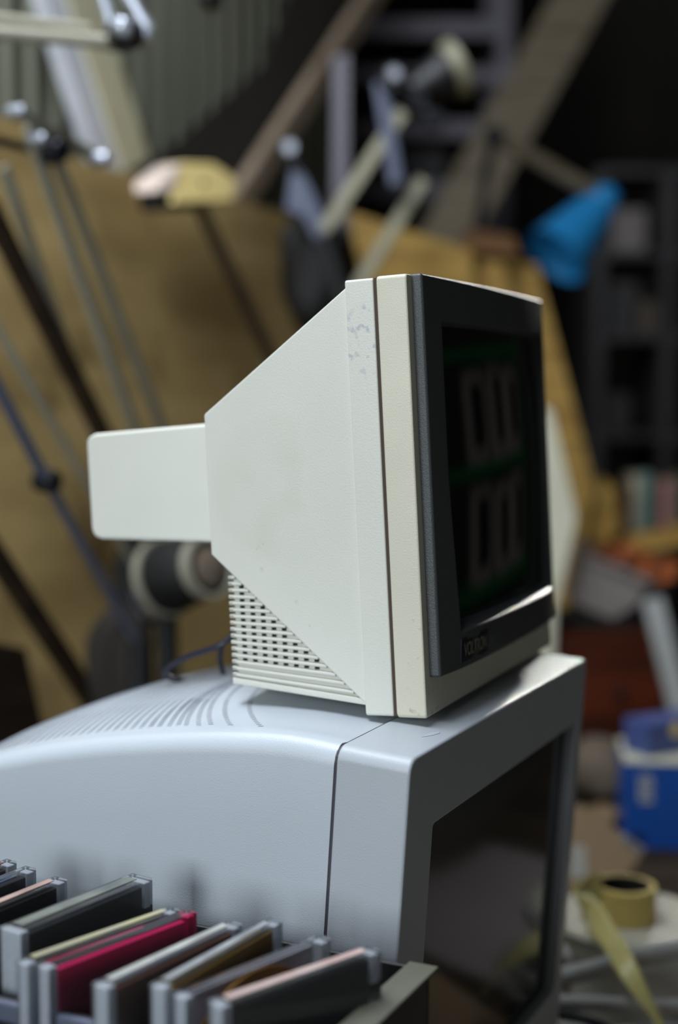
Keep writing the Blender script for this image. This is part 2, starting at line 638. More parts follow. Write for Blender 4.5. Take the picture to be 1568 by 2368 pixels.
b = MB()
b.loops([housing_loop(bb, ze) for bb, ze in ZE])
b.build('rear_housing', M['grey'], tl, smooth=True, local=True)
b = MB()                                       # arcs of little ventilation slots in the top
B0 = [0.114, 0.141, 0.159, 0.171, 0.183, 0.191, 0.199, 0.208, 0.216]
HB = [0.080, 0.071, 0.062, 0.054, 0.046, 0.040, 0.037, 0.034, 0.032]
while len(B0) < 32:
    B0.append(B0[-1] + 0.0080)
    HB.append(max(0.020, HB[-1] - 0.0012))
for bb0, hb in zip(B0, HB):
    s_ = 0.017
    while s_ < 0.394:
        q_ = (s_ - 0.017) / 0.188 if s_ < 0.205 else (0.393 - s_) / 0.188
        q_ = min(1, max(0, q_))
        bb = bb0 + hb * (1 - (1 - q_) ** 2.6)
        s = s_
        s_ += 0.0037 if q_ < 0.4 else 0.0050
        if bb > 0.44:
            continue
        ln = 0.0038
        z = top_z(bb, s) + 0.0011
        z2 = top_z(bb + ln, s) + 0.0011
        hw = 0.0009
        b.hexa([(s - hw, bb, z - 0.002), (s + hw, bb, z - 0.002), (s + hw, bb + ln, z2 - 0.002), (s - hw, bb + ln, z2 - 0.002),
                (s - hw, bb, z + 0.0001), (s + hw, bb, z + 0.0001), (s + hw, bb + ln, z2 + 0.0001), (s - hw, bb + ln, z2 + 0.0001)])
b.build('vent_slots', M['slot'], tl, local=True, weld=False)
b = MB()                                       # small raised tab on the top of the frame
b.prism([(0.058, 0.017, -0.001), (0.066, 0.0125, -0.001), (0.076, 0.010, -0.001), (0.079, 0.012, -0.001), (0.072, 0.016, -0.001)], (0, 0, 0.0016))
b.build('latch_tab', M['grey'], tl, bevel=0.0004, local=True)
b = MB()                                       # swivel foot down to the bench
foot_o = Vector((WL / 2, 0.19, -HL + 0.03))
wp = ML @ foot_o
b.lathe([(0.0, 0), (0.12, 0), (0.125, 0.008), (0.115, 0.018), (0.07, 0.03), (0.065, wp.z - BZ), (0, wp.z - BZ)], (wp.x, wp.y, BZ))
bo = b.build('swivel_base', M['grey'], tl, smooth=True)

# ================================================================== the small beige monitor
MU = Matrix(((0.40160801, -0.91446775, -0.0495957, 0.06321436), (0.91580334, 0.4007841, 0.02600414, 1.0120915),
             (-0.00390276, -0.05586341, 0.99843079, 1.1645), (0, 0, 0, 1)))
tu = thing('crt_monitor', (0, 0, 0), 'small beige cathode ray monitor with charcoal bezel stacked on the larger grey one', 'monitor', matrix=MU)
WU, HU = 0.3356, 0.3193
mb = M['beige'].copy()
mb.name = 'aged_beige_plastic_scuffed'
spots(mb, [(0.0, 0.034, 0.272, 0.030, 150, 0.56), (0.0, 0.032, 0.288, 0.020, 190, 0.58)], (182, 181, 188))
mb2 = M['beige'].copy()
spots(mb2, [(0.0, 0.127, 0.128, 0.005, 500, 0.55), (0, 0.131, 0.125, 0.003, 700, 0.5), (0, 0.128, 0.109, 0.003, 600, 0.45),
            (0, 0.1, 0.085, 0.003, 600, 0.45), (0, 0.09, 0.066, 0.003, 600, 0.45), ], (150, 148, 136))
spots(mb2, [(0, 0.11, 0.17, 0.06, 9, 0.42)], (204, 203, 188))
spots(M['beige_front'], [(0.0, 0.006, 0.03, 0.06, 130, 0.64), (0.02, 0, 0.012, 0.03, 150, 0.62), (0.1, 0, 0.012, 0.05, 160, 0.66)], (176, 167, 145))
# front frame of cream plastic
frame('front_frame', M['beige_front'], tu, (0, WU, 0, HU), (0.018, WU - 0.018, 0.036, HU - 0.010), 0.0, 0.0233, ro=0.003, ri=0.003, bevel=0.0018)
b = MB()
b.loops([rect(0.0012, WU - 0.0012, 0.0012, HU - 0.0012, 0.0232), rect(0.0012, WU - 0.0012, 0.0012, HU - 0.0012, 0.0256)])
b.build('seam_strip', M['seam'], tu, local=True)
# rear half of the rim
frame('rear_rim', mb, tu, (-0.0004, WU + 0.0004, 0.001, HU - 0.001), (0.02, WU - 0.02, 0.02, HU - 0.02), 0.0254, 0.0475, ro=0.002, ri=0.002, bevel=0.0012)
# tapering body: profile in (b, z) swept across the width
bp = [(0.0470, 0.3140), (0.1703, 0.2276), (0.1706, 0.1207), (0.1562, 0.1075), (0.0476, 0.0085)]
b = MB()
b.prism([(0.0022, y, z) for y, z in bp], (WU - 0.0044, 0, 0))
b.build('rear_housing', mb2, tu, bevel=0.0012, local=True)
# vent block behind the slanting edge
vb = [(0.1545, 0.1050), (0.1545, 0.0215), (0.0476, 0.0085)]
b = MB()
b.prism([(0.0065, y, z) for y, z in vb], (WU - 0.013, 0, 0))
b.build('vent_block', M['beige'], tu, local=True)


def diag_b(z):                                 # slanting edge of the body at the height z
    return 0.0476 + (0.1562 - 0.0476) * (z - 0.0085) / (0.1075 - 0.0085)


b = MB()
h = MB()
NR = 16
zt_, zb_ = 0.1030, 0.0285
SLOPE = 0.112
for k in range(NR):
    zl = zt_ + (zb_ - zt_) * k / (NR - 1)
    slope = SLOPE * (k / (NR - 1)) ** 1.0

    def zz(bb, off=0.0):
        return zl + off - slope * (0.1575 - bb)
    # where the rib meets the slanting edge
    be = 0.1575
    for _ in range(30):
        be = diag_b(zz(be))
    be = max(be, 0.052)
    be2 = min(be + 0.0005, 0.156)
    for (u0, u1) in ((0.0028, 0.012), (WU - 0.012, WU - 0.0028)):
        b.hexa([(u0, be2, zz(be2) - 0.0013), (u1, be2, zz(be2) - 0.0013), (u1, 0.1580, zl - 0.0013), (u0, 0.1580, zl - 0.0013),
                (u0, be2, zz(be2) + 0.0013), (u1, be2, zz(be2) + 0.0013), (u1, 0.1580, zl + 0.0013), (u0, 0.1580, zl + 0.0013)])
    b.box((0.0028, 0.1540, zl - 0.0013), (WU - 0.0028, 0.1580, zl + 0.0013))
    if 1 <= k <= 12:                           # dark square openings in the gap under each rib
        for c in range(10):
            bb = 0.1480 - c * 0.0086
            zc = zz(bb) - 0.0025
            if bb - 0.0018 < diag_b(zc) + 0.002:
                break
            h.box((0.0058, bb - 0.0018, zc - 0.0013), (0.0105, bb + 0.0018, zc + 0.0013))
b.prism([(0.0028, 0.1582, 0.0262), (0.0028, 0.1582, 0.0212), (0.0028, 0.0476, 0.0080), (0.0028, 0.0476, 0.0128)], (WU - 0.0056, 0, 0))
b.build('vent_ribs', M['beige'], tu, bevel=0.0005, seg=1, local=True, weld=False)
h.build('vent_holes', M['hole'], tu, local=True, weld=False)
# narrow neck cover at the back
NU0, NU1 = 0.062, WU - 0.062


def neck_loop(bb, z0, z1, ins):
    return rect(NU0 + ins, NU1 - ins, z0 + ins * 0.6, z1 - ins * 0.6, bb, 0.006, 4)


b = MB()
nb = 0.318
b.prism([(NU0, 0.165, 0.2225), (NU0, 0.309, 0.2180), (NU0, 0.3145, 0.2162), (NU0, 0.3172, 0.2125), (NU0, 0.3180, 0.2080),
         (NU0, 0.3180, 0.1385), (NU0, 0.3172, 0.1345), (NU0, 0.3145, 0.1310), (NU0, 0.309, 0.1290), (NU0, 0.165, 0.1232)], (NU1 - NU0, 0, 0))
b.build('neck_cover', M['beige'], tu, bevel=0.003, seg=3, local=True)


# charcoal bezel with a gently bowed front
def bf(uu):
    s = (2 * uu - WU) / (WU - 0.022)
    return -0.0080 - 0.0042 * (1 - s * s)


def bz(uu, z):                                # the sill under the screen stands out a little
    s = (2 * uu - WU) / (WU - 0.022)
    k = max(0.0, 1 - abs(s) ** 6)
    return bf(uu) - (0.0062 if z > 0.05 else 0.0036) * k if z < 0.06 else bf(uu)


def bowed(u0, u1, z0, z1, off, n=16, nz=2):
    out = []
    for i in range(n):
        uu = u0 + (u1 - u0) * i / n
        out.append((uu, bz(uu, z0) + off, z0))
    for j in range(nz):
        out.append((u1, (bz(u1, z0) if j == 0 else bf(u1)) + off, z0 + (z1 - z0) * (0, 0.05)[j]))
    for i in range(n):
        uu = u1 + (u0 - u1) * i / n
        out.append((uu, bz(uu, z1) + off, z1))
    for j in range(nz):
        out.append((u0, bf(u0) + off, z1 + (z0 - z1) * j / nz))
    return out


U0, U1, Z0, Z1 = 0.0105, WU - 0.0105, 0.0285, HU + 0.0004
O0, O1, OZ0, OZ1 = 0.0455, WU - 0.0160, 0.0575, 0.2875
flat = lambda lp, y: [(p[0], y, p[2]) for p in lp]
b = MB()
lo = bowed(U0, U1, Z0, Z1, 0.0)
li = bowed(O0, O1, OZ0, OZ1, 0.0)
lb = [(p[0], bf(p[0]) + 0.018, p[2]) for p in bowed(O0 + 0.004, O1 - 0.004, OZ0 + 0.006, OZ1 - 0.004, 0.0)]
loops_ = [flat(lo, 0.0005), lo, li, lb]
b.loops(loops_, caps=(False, False))
b.build('bezel', M['charcoal'], tu, bevel=0.0022, seg=3, local=True)
b = MB()
b.box((0.024, 0.0004, HU - 0.0015), (WU - 0.024, 0.0215, HU + 0.0012))
b.build('bezel_top_flange', M['charcoal'], tu, bevel=0.0006, local=True)
b = MB()
L = []
for i in range(21):
    row = []
    for j in range(17):
        s, v = i / 20, j / 16
        uu = O0 + (O1 - O0) * s
        zz_ = OZ0 + (OZ1 - OZ0) * v
        bowv = (1 - (2 * s - 1) ** 2) * 0.007 + (1 - (2 * v - 1) ** 2) * 0.004
        row.append((uu, 0.0030 - bowv, zz_))
    L.append(row)
b.loops(L, closed=False, caps=(False, False))
b.build('screen', M['tube'], tu, smooth=True, local=True)
# name badge
def sill(uu, z):
    k = max(0.0, 1 - abs((2 * uu - WU) / (WU - 0.022)) ** 6)
    return bf(uu) - k * (0.0036 + (z - Z0) / (OZ0 - Z0) * 0.0026)


b = MB()
BU0, BU1, BZ0_, BZ1_ = 0.0435, 0.0985, 0.0335, 0.0520
pl = []
b.loops([[(x, sill(x, z) + 0.0012, z) for (x, z) in ((BU0, BZ0_), (BU1, BZ0_), (BU1, BZ1_), (BU0, BZ1_))],
         [(x, sill(x, z) - 0.0003, z) for (x, z) in ((BU0, BZ0_), (BU1, BZ0_), (BU1, BZ1_), (BU0, BZ1_))]])
bd = b.build('badge', M['badge'], tu, local=True)
me = text_mesh('VOLTRON', 0.0150)
xs = [v.co.x for v in me.vertices]
ys = [v.co.y for v in me.vertices]
x0, x1, y0, y1 = min(xs), max(xs), min(ys), max(ys)
for v in me.vertices:
    uu = BU0 + 0.0035 + (v.co.x - x0) / (x1 - x0) * 0.0460
    zz_ = BZ0_ + 0.0040 + (v.co.y - y0) / (y1 - y0) * 0.0105
    v.co = (uu, sill(uu, zz_) - 0.0010, zz_)
me.materials.append(M['badge_text'])
to = bpy.data.objects.new('badge_lettering', me)
COL.objects.link(to)
to.parent = bd
# dark triangles painted as the shadows of three knobs under the bezel
for uu in (0.205, 0.240, 0.272):
    b = MB()
    b.prism([(uu, -0.0012, 0.0285), (uu + 0.017, -0.0012, 0.0285), (uu + 0.011, -0.0012, 0.0205)], (0, 0.002, 0))
    b.build('knob_shadow', M['badge'], tu, local=True)
# cable coming out at the back
def smooth_path(pts, n=8):
    pts = [Vector(p) for p in pts]
    P = [pts[0]] + pts + [pts[-1]]
    out = []
    for i in range(1, len(P) - 2):
        for k in range(n):
            t_ = k / n
            a, c, d, e = P[i - 1], P[i], P[i + 1], P[i + 2]
            out.append(0.5 * ((2 * c) + (d - a) * t_ + (2 * a - 5 * c + 4 * d - e) * t_ ** 2 + (3 * c - a - 3 * d + e) * t_ ** 3))
    out.append(pts[-1])
    return out


b = MB()
b.tube(smooth_path([PY(545, 1462, 1.19), PY(505, 1494, 1.19), PY(430, 1520, 1.21), PY(384, 1550, 1.22), PY(392, 1566, 1.23), PY(440, 1578, 1.25), PY(500, 1600, 1.30)]), 0.0026)
b.build('cable', M['cable'], tu)
b = MB()
b.tube(smooth_path([PY(540, 1470, 1.2), PY(515, 1490, 1.2), PY(509, 1520, 1.21), PY(514, 1550, 1.22), PY(526, 1580, 1.25), PY(560, 1600, 1.29)]), 0.0024)
b.build('cable', M['cable'], tu)

# ================================================================== box of disc cases in front
RZ = 1.035
t = thing('storage_crate', G(-0.12, 0.15, BZ), 'black open crate of disc cases in the lower left foreground', 'crate')
UF, UN, DR, DLf = -0.042, -0.190, -0.030, 0.42
b = MB()
b.gbox(UN, UF, DR, DLf, 0.925, 0.932)
b.build('crate_floor', M['black'], t)
b = MB()
b.gbox(UF, UF + 0.004, DR, DLf, BZ, RZ)
b.build('side_panel', M['black'], t, bevel=0.001)
b = MB()
b.gbox(UN - 0.004, UN, DR, DLf, BZ, RZ)
b.build('side_panel', M['black'], t, bevel=0.001)
b = MB()
b.gbox(UN, UF, DLf - 0.004, DLf, BZ, RZ)
b.build('end_panel', M['black'], t, bevel=0.001)
b = MB()
b.gbox(UN, UF, DR, DR + 0.004, BZ, RZ)
b.build('end_panel', M['black'], t, bevel=0.001)
b = MB()
b.gbox(UN - 0.004, UF + 0.004, DR - 0.006, DR + 0.014, RZ, RZ + 0.002)
b.build('end_rim', M['olive'], t, bevel=0.0006)
b = MB()
b.gbox(UN - 0.010, UN - 0.0042, DR, DLf, RZ - 0.012, RZ + 0.001)
b.build('rim_roll', M['bluegrey'], t, bevel=0.002)

CL, CH = 0.120, 0.126


def cd_case(far, near, ztop, thick, label, tray, insert, spine=None, disc=False, top=None, shell='clear'):
    pf, pn = PT(*far, ztop), PT(*near, ztop)
    dr = (pf - pn)
    ang = math.atan2(dr.y, dr.x)
    t = thing('disc_case', (pf.x, pf.y, ztop - CH), label, 'disc case', 'disc cases in the black crate', rz=ang)
    hw = thick / 2
    bx = MB()
    bx.box((-CL, -hw, 0), (0, hw, CH))
    bx.build('case_shell', M[shell], t, bevel=0.0008, seg=1, local=True)
    bx = MB()
    bx.box((-CL + 0.0012, -hw + 0.0008, 0.001), (-CL + 0.0085, hw - 0.0008, CH - 0.0012))
    bx.build('hinge_edge', M['frosted'], t, bevel=0.001, local=True)
    bx = MB()
    bx.box((-0.0075, -hw + 0.0012, CH - 0.020), (-0.0012, hw - 0.0012, CH - 0.002))
    bx.build('corner_tab', M['frosted'] if tray is None or tray[0] < 150 else mat('magenta_clear', tray, 0.2, var=0.1), t, bevel=0.001, local=True)
    bx = MB()
    if not disc:
        bx.box((-CL + 0.010, -hw + 0.0014, 0.002), (-0.009, hw * 0.30, CH - 0.004))
        bx.build('disc_tray', mat('tray_tone', tray, 0.4, var=0.1), t, bevel=0.0008, seg=1, local=True)
        bx = MB()
        bx.box((-CL + 0.011, hw * 0.42, 0.003), (-0.012, hw * 0.42 + 0.0012, CH - 0.0035))
        im = mat('sleeve_tone', insert[0], 0.5, col2=insert[1], scale=38)
        bx.build('sleeve', im, t, local=True)
    else:
        bx.lathe([(0.0075, 0), (0.058, 0), (0.058, 0.0012), (0.0075, 0.0012), (0.0075, 0)], (-CL / 2, -0.001, CH / 2 + 0.002), (0, -1, 0), n=48)
        bx.build('compact_disc', mat('gold_disc', (196, 140, 62), 0.22, 0.6, var=0.15, scale=5), t, smooth=True, local=True)
        bx = MB()
        bx.box((-CL + 0.011, hw * 0.5, 0.003), (-0.010, hw * 0.5 + 0.0008, CH - 0.004))
        bx.build('back_card', mat('pale_card', (168, 160, 172), 0.6, var=0.2, scale=20), t, local=True)
    if spine:
        bx = MB()
        bx.box((-CL + 0.009, -hw * 0.30, CH + 0.0001), (-0.009, hw * 0.62, CH + 0.0006))
        bx.build('spine_label', mat('spine_tone', spine[0], 0.45, col2=spine[1], scale=30), t, local=True)
    return t


ZC = 1.067
cd_case((28, 1988), (-160, 2052), ZC, 0.011, 'disc case with a reddish brown top, farthest of those in the crate', (50, 36, 34), ((120, 70, 50), (70, 40, 34)), ((118, 84, 70), (80, 52, 44)))
cd_case((72, 2004), (-110, 2075), ZC, 0.011, 'clear disc case with blue and brown sleeve at the left edge of the photo', (40, 36, 40), ((52, 96, 150), (90, 60, 50)))
cd_case((142, 2028), (-60, 2110), ZC, 0.012, 'black disc case with a pinkish top edge, third from the far end of the crate', (14, 13, 14), ((18, 16, 16), (12, 12, 12)), ((190, 160, 150), (150, 124, 116)))
cd_case((330, 2024), (14, 2152), ZC + 0.004, 0.019, 'thick clear double disc case with dark tray, tallest in the crate', (22, 24, 27), ((60, 66, 62), (34, 60, 84)), ((126, 130, 120), (90, 96, 96)), shell='clear_milky')
cd_case((406, 2098), (88, 2210), ZC, 0.0102, 'clear disc case with a yellowish printed spine, touching the magenta case', (40, 40, 44), ((150, 146, 120), (90, 90, 90)), ((168, 164, 146), (178, 174, 128)))
cd_case((444, 2104), (128, 2222), ZC - 0.001, 0.0102, 'disc case with a bright magenta tray', (196, 12, 84), ((60, 58, 68), (30, 28, 34)))
cd_case((545, 2130), (272, 2258), ZC, 0.012, 'white edged disc case with a brown and blue sleeve', (96, 62, 50), ((128, 84, 66), (60, 120, 170)), ((190, 190, 184), (150, 152, 150)), shell='clear_milky')
cd_case((638, 2124), (358, 2282), ZC + 0.001, 0.011, 'clear disc case with an ochre brown sleeve', (112, 84, 30), ((150, 112, 50), (90, 92, 60)), ((160, 164, 168), (120, 122, 126)))
cd_case((752, 2164), (396, 2308), ZC - 0.004, 0.011, 'clear disc case leaning with a gold disc visible inside', None, None, None, disc=True)
cd_case((868, 2190), (558, 2298), ZC, 0.012, 'black disc case with a pale pink top, nearest the end of the crate', (12, 11, 12), ((14, 13, 14), (10, 10, 10)), ((206, 184, 178), (190, 158, 152)))

# ================================================================== plywood and poles at the left wall
def sheet(name, quad, th, m, label, cat, group=None):
    """sheet through four points, thickness away from the camera"""
    q = [Vector(p) for p in quad]
    n = (q[1] - q[0]).cross(q[3] - q[0]).normalized()
    if n.dot(q[0] - CAM) < 0:
        n = -n
    b = MB()
    b.prism(q, n * th)
    return tag(b.build(name, m, bevel=0.001), label, cat, group)


def lean(p, q, d0, d1):
    """two pixels -> points on the planes d0 and d1"""
    return PD(*p, d0), PD(*q, d1)


def foot(p, q, z):
    """carry the line p-q on down to the level z"""
    p, q = Vector(p), Vector(q)
    k = (z - p.z) / (q.z - p.z)
    return p + (q - p) * k


# big sheet leaning on the wall behind the bench
pa, pb = PD(185, 393, 1.10), PD(672, 490, 1.10)
ua, ub = (pa - A).dot(UV), (pb - A).dot(UV)
zt2 = (pa.z + pb.z) / 2
sheet('plywood_sheet', [G(ua - 0.40, 1.10, zt2 + 0.015), G(ub, 1.10, zt2), G(ub, 0.93, 0.0), G(ua - 0.60, 0.93, 0.0)], 0.018, M['ply'],
      'large weathered plywood sheet leaning against the corrugated wall', 'plywood sheet')
pc = PD(0, 262, 1.14)
uc = (pc - A).dot(UV)
sheet('plywood_sheet', [G(uc - 0.5, 1.16, pc.z), G(uc + 0.10, 1.16, pc.z), G(uc + 0.14, 1.10, 0.0), G(uc - 0.5, 1.10, 0.0)], 0.012, M['ply'],
      'plywood sheet behind the leaning lamp arms at the left edge of the photo', 'plywood sheet')

def bars_thing(name, parts, label, cat, group=None):
    t = thing(name, parts[0][1], label, cat, group)
    return t


def pole(name, p, q, w, m, label, cat, group=None, h=None, side=None, round_=True):
    b = MB()
    if round_:
        b.tube([p, q], w / 2, 14)
        o = b.build(name, m, smooth=True)
    else:
        b.bar(p, q, w, h or w * 0.5, side)
        o = b.build(name, m, bevel=0.0015)
    return tag(o, label, cat, group)


# white painted post: two visible faces
pT, pB = PD(120, -60, 1.185), PD(268, 395, 1.185)
pB = foot(pT, pB, 0.0)
t = thing('leaning_post', pB, 'tall leaning post with a bluish white face and a cream face at the upper left', 'post')
b = MB()
b.bar(pT - UV * 0.035, pB - UV * 0.035, 0.062, 0.03, UV)
b.build('white_face', M['white_blue_paint'], t, bevel=0.002)
b = MB()
b.bar(pT + UV * 0.050 - DV * 0.004, pB + UV * 0.050 - DV * 0.004, 0.095, 0.03, UV)
b.build('cream_face', M['cream_paint'], t, bevel=0.002)

# --- long armed lamps leaning against the plywood
def arm_lamp(name, label, group=None):
    return thing(name, (0, 0, BZ), label, 'lamp', group)


t = arm_lamp('drafting_lamp', 'drafting lamp with twin grey tubes and a tilted cross bar, upper left')
t.location = PT(360, 1500, BZ)
d_ = 0.80
for (p, q, wd) in (((62, 290), (318, 1010), 32), ((132, 372), (380, 1000), 30)):
    P, Q = PD(*p, d_), PD(*q, d_)
    b = MB()
    b.bar(P, P + (Q - P) * 1.62, PX(wd, P.y), 0.008, UV)
    b.build('arm_tube', M['alu_dull'], t, bevel=0.002)
P, Q = PD(38, 256, d_ - 0.02), PD(238, 372, d_ - 0.02)
b = MB()
b.bar(P, Q, PX(28, P.y), 0.010, Vector((0.3, 0, 1)))
b.build('cross_bar', M['alu_dull'], t, bevel=0.002)
for (x, y, r) in ((40, 258, 15), (232, 368, 18), (88, 322, 14)):
    c = PD(x, y, d_ - 0.03)
    b = MB()
    b.lathe([(0, -0.012), (PX(r, c.y) * 0.8, -0.012), (PX(r, c.y), -0.006), (PX(r, c.y), 0.012), (0, 0.012)], c, DV, 20)
    b.build('pivot_bolt', M['alu'], t, smooth=True)
c = PD(118, 348, d_ - 0.01)
b = MB()
b.lathe([(0, -0.02), (0.014, -0.02), (0.018, -0.012), (0.018, 0.02), (0, 0.02)], c, DV, 20)
b.build('pivot_joint', M['lamp_dark'], t, smooth=True)
b = MB()
P, Q = PD(-20, 322, d_ + 0.01), PD(75, 346, d_ + 0.01)
b.bar(P, Q, PX(18, P.y), 0.01, Vector((0, 0, 1)))
b.build('tie_bar', M['lamp_dark'], t, bevel=0.001)
P, Q = PD(62, 300, d_ + 0.02), PD(120, 470, d_ + 0.02)
b = MB()
pts = []
for k in range(121):
    a = k * 2 * math.pi / 6
    c = P + (Q - P) * k / 120
    pts.append(c + (UV * math.cos(a) + DV * math.sin(a)) * 0.005)
b.tube(pts, 0.0012, 6)
b.build('spring', M['lamp_dark'], t, smooth=True)
for i_ in range(1):
    c = PT(395, 1470, BZ)
    c = PD(395, 1440, d_)
    b = MB()
    b.lathe([(0, 0), (0.075, 0), (0.08, 0.006), (0.075, 0.02), (0.02, 0.028), (0.02, 0.07), (0, 0.07)], (c.x, c.y, BZ), (0, 0, 1), 32)
    b.build('weighted_base', M['matblack'], t, smooth=True)

t = arm_lamp('drafting_lamp', 'blue grey tube lamp arm with a mid joint, low left before the plywood')
t.location = PT(321, 1500, BZ)
P, J, Q = PD(-40, 828, 0.74), PD(108, 1112, 0.74), PD(322, 1496, 0.74)
b = MB()
b.tube([P, J], PX(15, P.y), 12)
b.build('upper_arm', M['bluegrey'], t, smooth=True)
b = MB()
b.tube([J, Q], PX(13, P.y), 12)
b.build('lower_arm', M['bluegrey'], t, smooth=True)
b = MB()
b.lathe([(0, -0.014), (0.013, -0.014), (0.016, 0), (0.013, 0.014), (0, 0.014)], J, DV, 20)
b.build('pivot_joint', M['lamp_dark'], t, smooth=True)
P2, Q2 = PD(-40, 700, 0.77), PD(196, 1108, 0.77)
b = MB()
b.tube([P2, P2 + (Q2 - P2) * 1.75], PX(10, P2.y), 12)
b.build('stay_rod', M['alu_dull'], t, smooth=True)
b = MB()
b.gbox(-0.06, 0.06, -0.05, 0.05, 0, 0.001)
b = MB()
c = Q
b.lathe([(0, 0), (0.05, 0), (0.055, 0.012), (0.03, 0.03), (0.016, 0.05), (0.016, c.z - BZ + 0.01), (0, c.z - BZ + 0.012)], (c.x, c.y, BZ), (0, 0, 1), 28)
b.build('clamp_base', M['matblack'], t, smooth=True)

# flat strip and dark batten behind those arms
P, Q = PD(8, 385, 0.88), PD(205, 960, 0.88)
pole('metal_strip', P, foot(P, Q, 0.0), PX(36, P.y), M['alu_dull'], 'flat grey green metal strip leaning at the far left', 'strip', round_=False, h=0.006, side=UV)
P, Q = PD(-30, 470, 0.86), PD(240, 1010, 0.86)
pole('dark_bar', P, P + (Q - P) * 1.55, PX(44, P.y), M['darkwood'], 'dark brown batten leaning diagonally across the plywood behind the lamp arms', 'batten', round_=False, h=0.02, side=UV)
P, Q = PD(-40, 1240, 0.87), PD(250, 1680, 0.87)
pole('dark_bar', P, P + (Q - P) * 1.15, PX(48, P.y), M['darkwood'], 'dark bar for the shadow low on the plywood, just above the big monitor housing', 'batten', round_=False, h=0.02, side=UV)  # dark bar standing in for a shadow across the plywood
P, Q = PD(250, 1460, 0.87), PD(205, 1720, 0.87)
sheet('dark_board', [PD(-40, 1480, 0.87), PD(60, 1500, 0.87), PD(130, 1800, 0.87), PD(-40, 1800, 0.87)], 0.012, M['darkwood'],
      'dark brown board standing at the left edge behind the grey monitor', 'board')

# drum shaped lamp head on the bench behind the neck
blob('dark_lump', PD(285, 1560, 0.79), 0.045, 0.05, 0.10, M['darkwall'], 21, 'dark lump behind the grey monitor, below the lamp arms', 'cloth', rough=0.35)  # dark filler lump among the lamp bases
blob('black_lump', PD(300, 1350, 0.84), 0.022, 0.03, 0.075, M['matblack'], 23, 'small black lump just left of the black drum shaped lamp head', 'bundle', rough=0.3)  # small black filler lump under the neck

t = thing('spotlight_head', PD(420, 1350, 0.70), 'black drum shaped lamp head with two pale rims, below the neck of the beige monitor', 'lamp head')
ca, cb = PD(385, 1335, 0.70), PD(480, 1312, 0.62)
ax = (cb - ca).normalized()
R1, R2 = PX(92, ca.y), PX(72, cb.y)
ln_ = (cb - ca).length
b = MB()
b.lathe([(0, 0.002), (R1 * 0.92, 0.002), (R1 * 0.95, 0.01), (R2 * 0.97, ln_ - 0.004), (R2 * 0.88, ln_), (0, ln_)], ca, ax, 40)
b.build('drum', M['matblack'], t, smooth=True)
for (o_, r_, ww) in ((0.0, R1, 0.006), (ln_, R2, 0.008)):
    b = MB()
    b.lathe([(r_ * 0.90, -ww), (r_ * 1.02, -ww), (r_ * 1.02, ww), (r_ * 0.90, ww), (r_ * 0.90, -ww)], ca + ax * o_, ax, 40)
    b.build('rim', M['alu_dull'], t, smooth=True)
b = MB()
b.lathe([(0, 0), (R2 * 0.62, 0), (R2 * 0.66, 0.006), (R2 * 0.3, 0.012), (0, 0.012)], ca + ax * (ln_ + 0.001), ax, 32)
b.build('end_cap', M['cushion'], t, smooth=True)
b = MB()
b.lathe([(0, 0), (0.05, 0), (0.05, 0.01), (0.015, 0.02), (0.015, ca.z - R1 * 0.9 - BZ), (0, ca.z - R1 * 0.9 - BZ)], (ca.x, ca.y, BZ), (0, 0, 1), 24)
b.build('stem', M['matblack'], t, smooth=True)
b = MB()
pts = [ca - ax * 0.05 + Vector((0, 0, R1 * 0.8)), ca - ax * 0.075 + Vector((0, 0, 0)), ca - ax * 0.05 + Vector((0, 0, -R1 * 0.95)), ca + Vector((0, 0, -R1 * 1.05))]
b.tube(smooth_path(pts), 0.006)
b.build('yoke', M['lamp_dark'], t, smooth=True)

# mallet resting on the top of the plywood
t = thing('mallet', PD(455, 430, 0.96), 'yellow block headed mallet with chalky end and dark handle, on the plywood top', 'mallet')
hd = [(404, 392), (432, 376), (496, 378), (546, 412), (540, 466), (404, 470), (398, 440)]
b = MB()
b.prism([PD(x, y, 0.955 + (466 - y) * 0.0004) for x, y in hd], DV * 0.05)
b.build('head', M['yellow'], t, bevel=0.004, seg=2)
b = MB()
b.prism([PD(x, y, 0.952 + (466 - y) * 0.0004) for x, y in ((366, 418), (404, 388), (420, 378), (404, 442), (368, 444))], DV * 0.05)
b.build('chalky_end', M['pinkwhite'], t, bevel=0.004)
b = MB()
b.prism([PD(x, y, 0.965) for x, y in ((370, 444), (406, 442), (408, 470), (452, 471), (452, 484), (376, 488))], DV * 0.045)
b.build('dark_sole', M['matblack'], t, bevel=0.004)
b = MB()
P, Q = PD(458, 470, 0.975), PD(622, 815, 0.925)
b.tube([P, P + (Q - P) * 1.5], PX(15, P.y), 14)
b.build('handle', M['darkwood'], t, smooth=True)
b = MB()
c = PD(470, 424, 0.954)
b.lathe([(0, 0), (0.007, 0), (0.007, 0.002), (0, 0.002)], c, -DV, 20)
b.build('stamp', M['olive'], t)

# pale batten leaning to the right of the mallet
P, Q = PD(880, -40, 1.17), PD(480, 575, 1.135)
pole('pale_batten', P, Q, PX(46, P.y), M['batten'], 'pale pinkish brown wooden batten leaning diagonally right of the mallet', 'batten', round_=False, h=0.03, side=UV)

# dark sheet shaped to the shade between the corrugated wall and the batten
sheet('shade_sheet', [PD(300, 395, 1.15), PD(620, 470, 1.15), PD(800, 60, 1.22), PD(800, -80, 1.22), PD(690, -80, 1.22), PD(610, 150, 1.21), PD(410, 330, 1.19)], 0.008, M['darkwall'],
      'dark brown sheet added for the shade on the corrugated wall behind the pale batten', 'sheet')

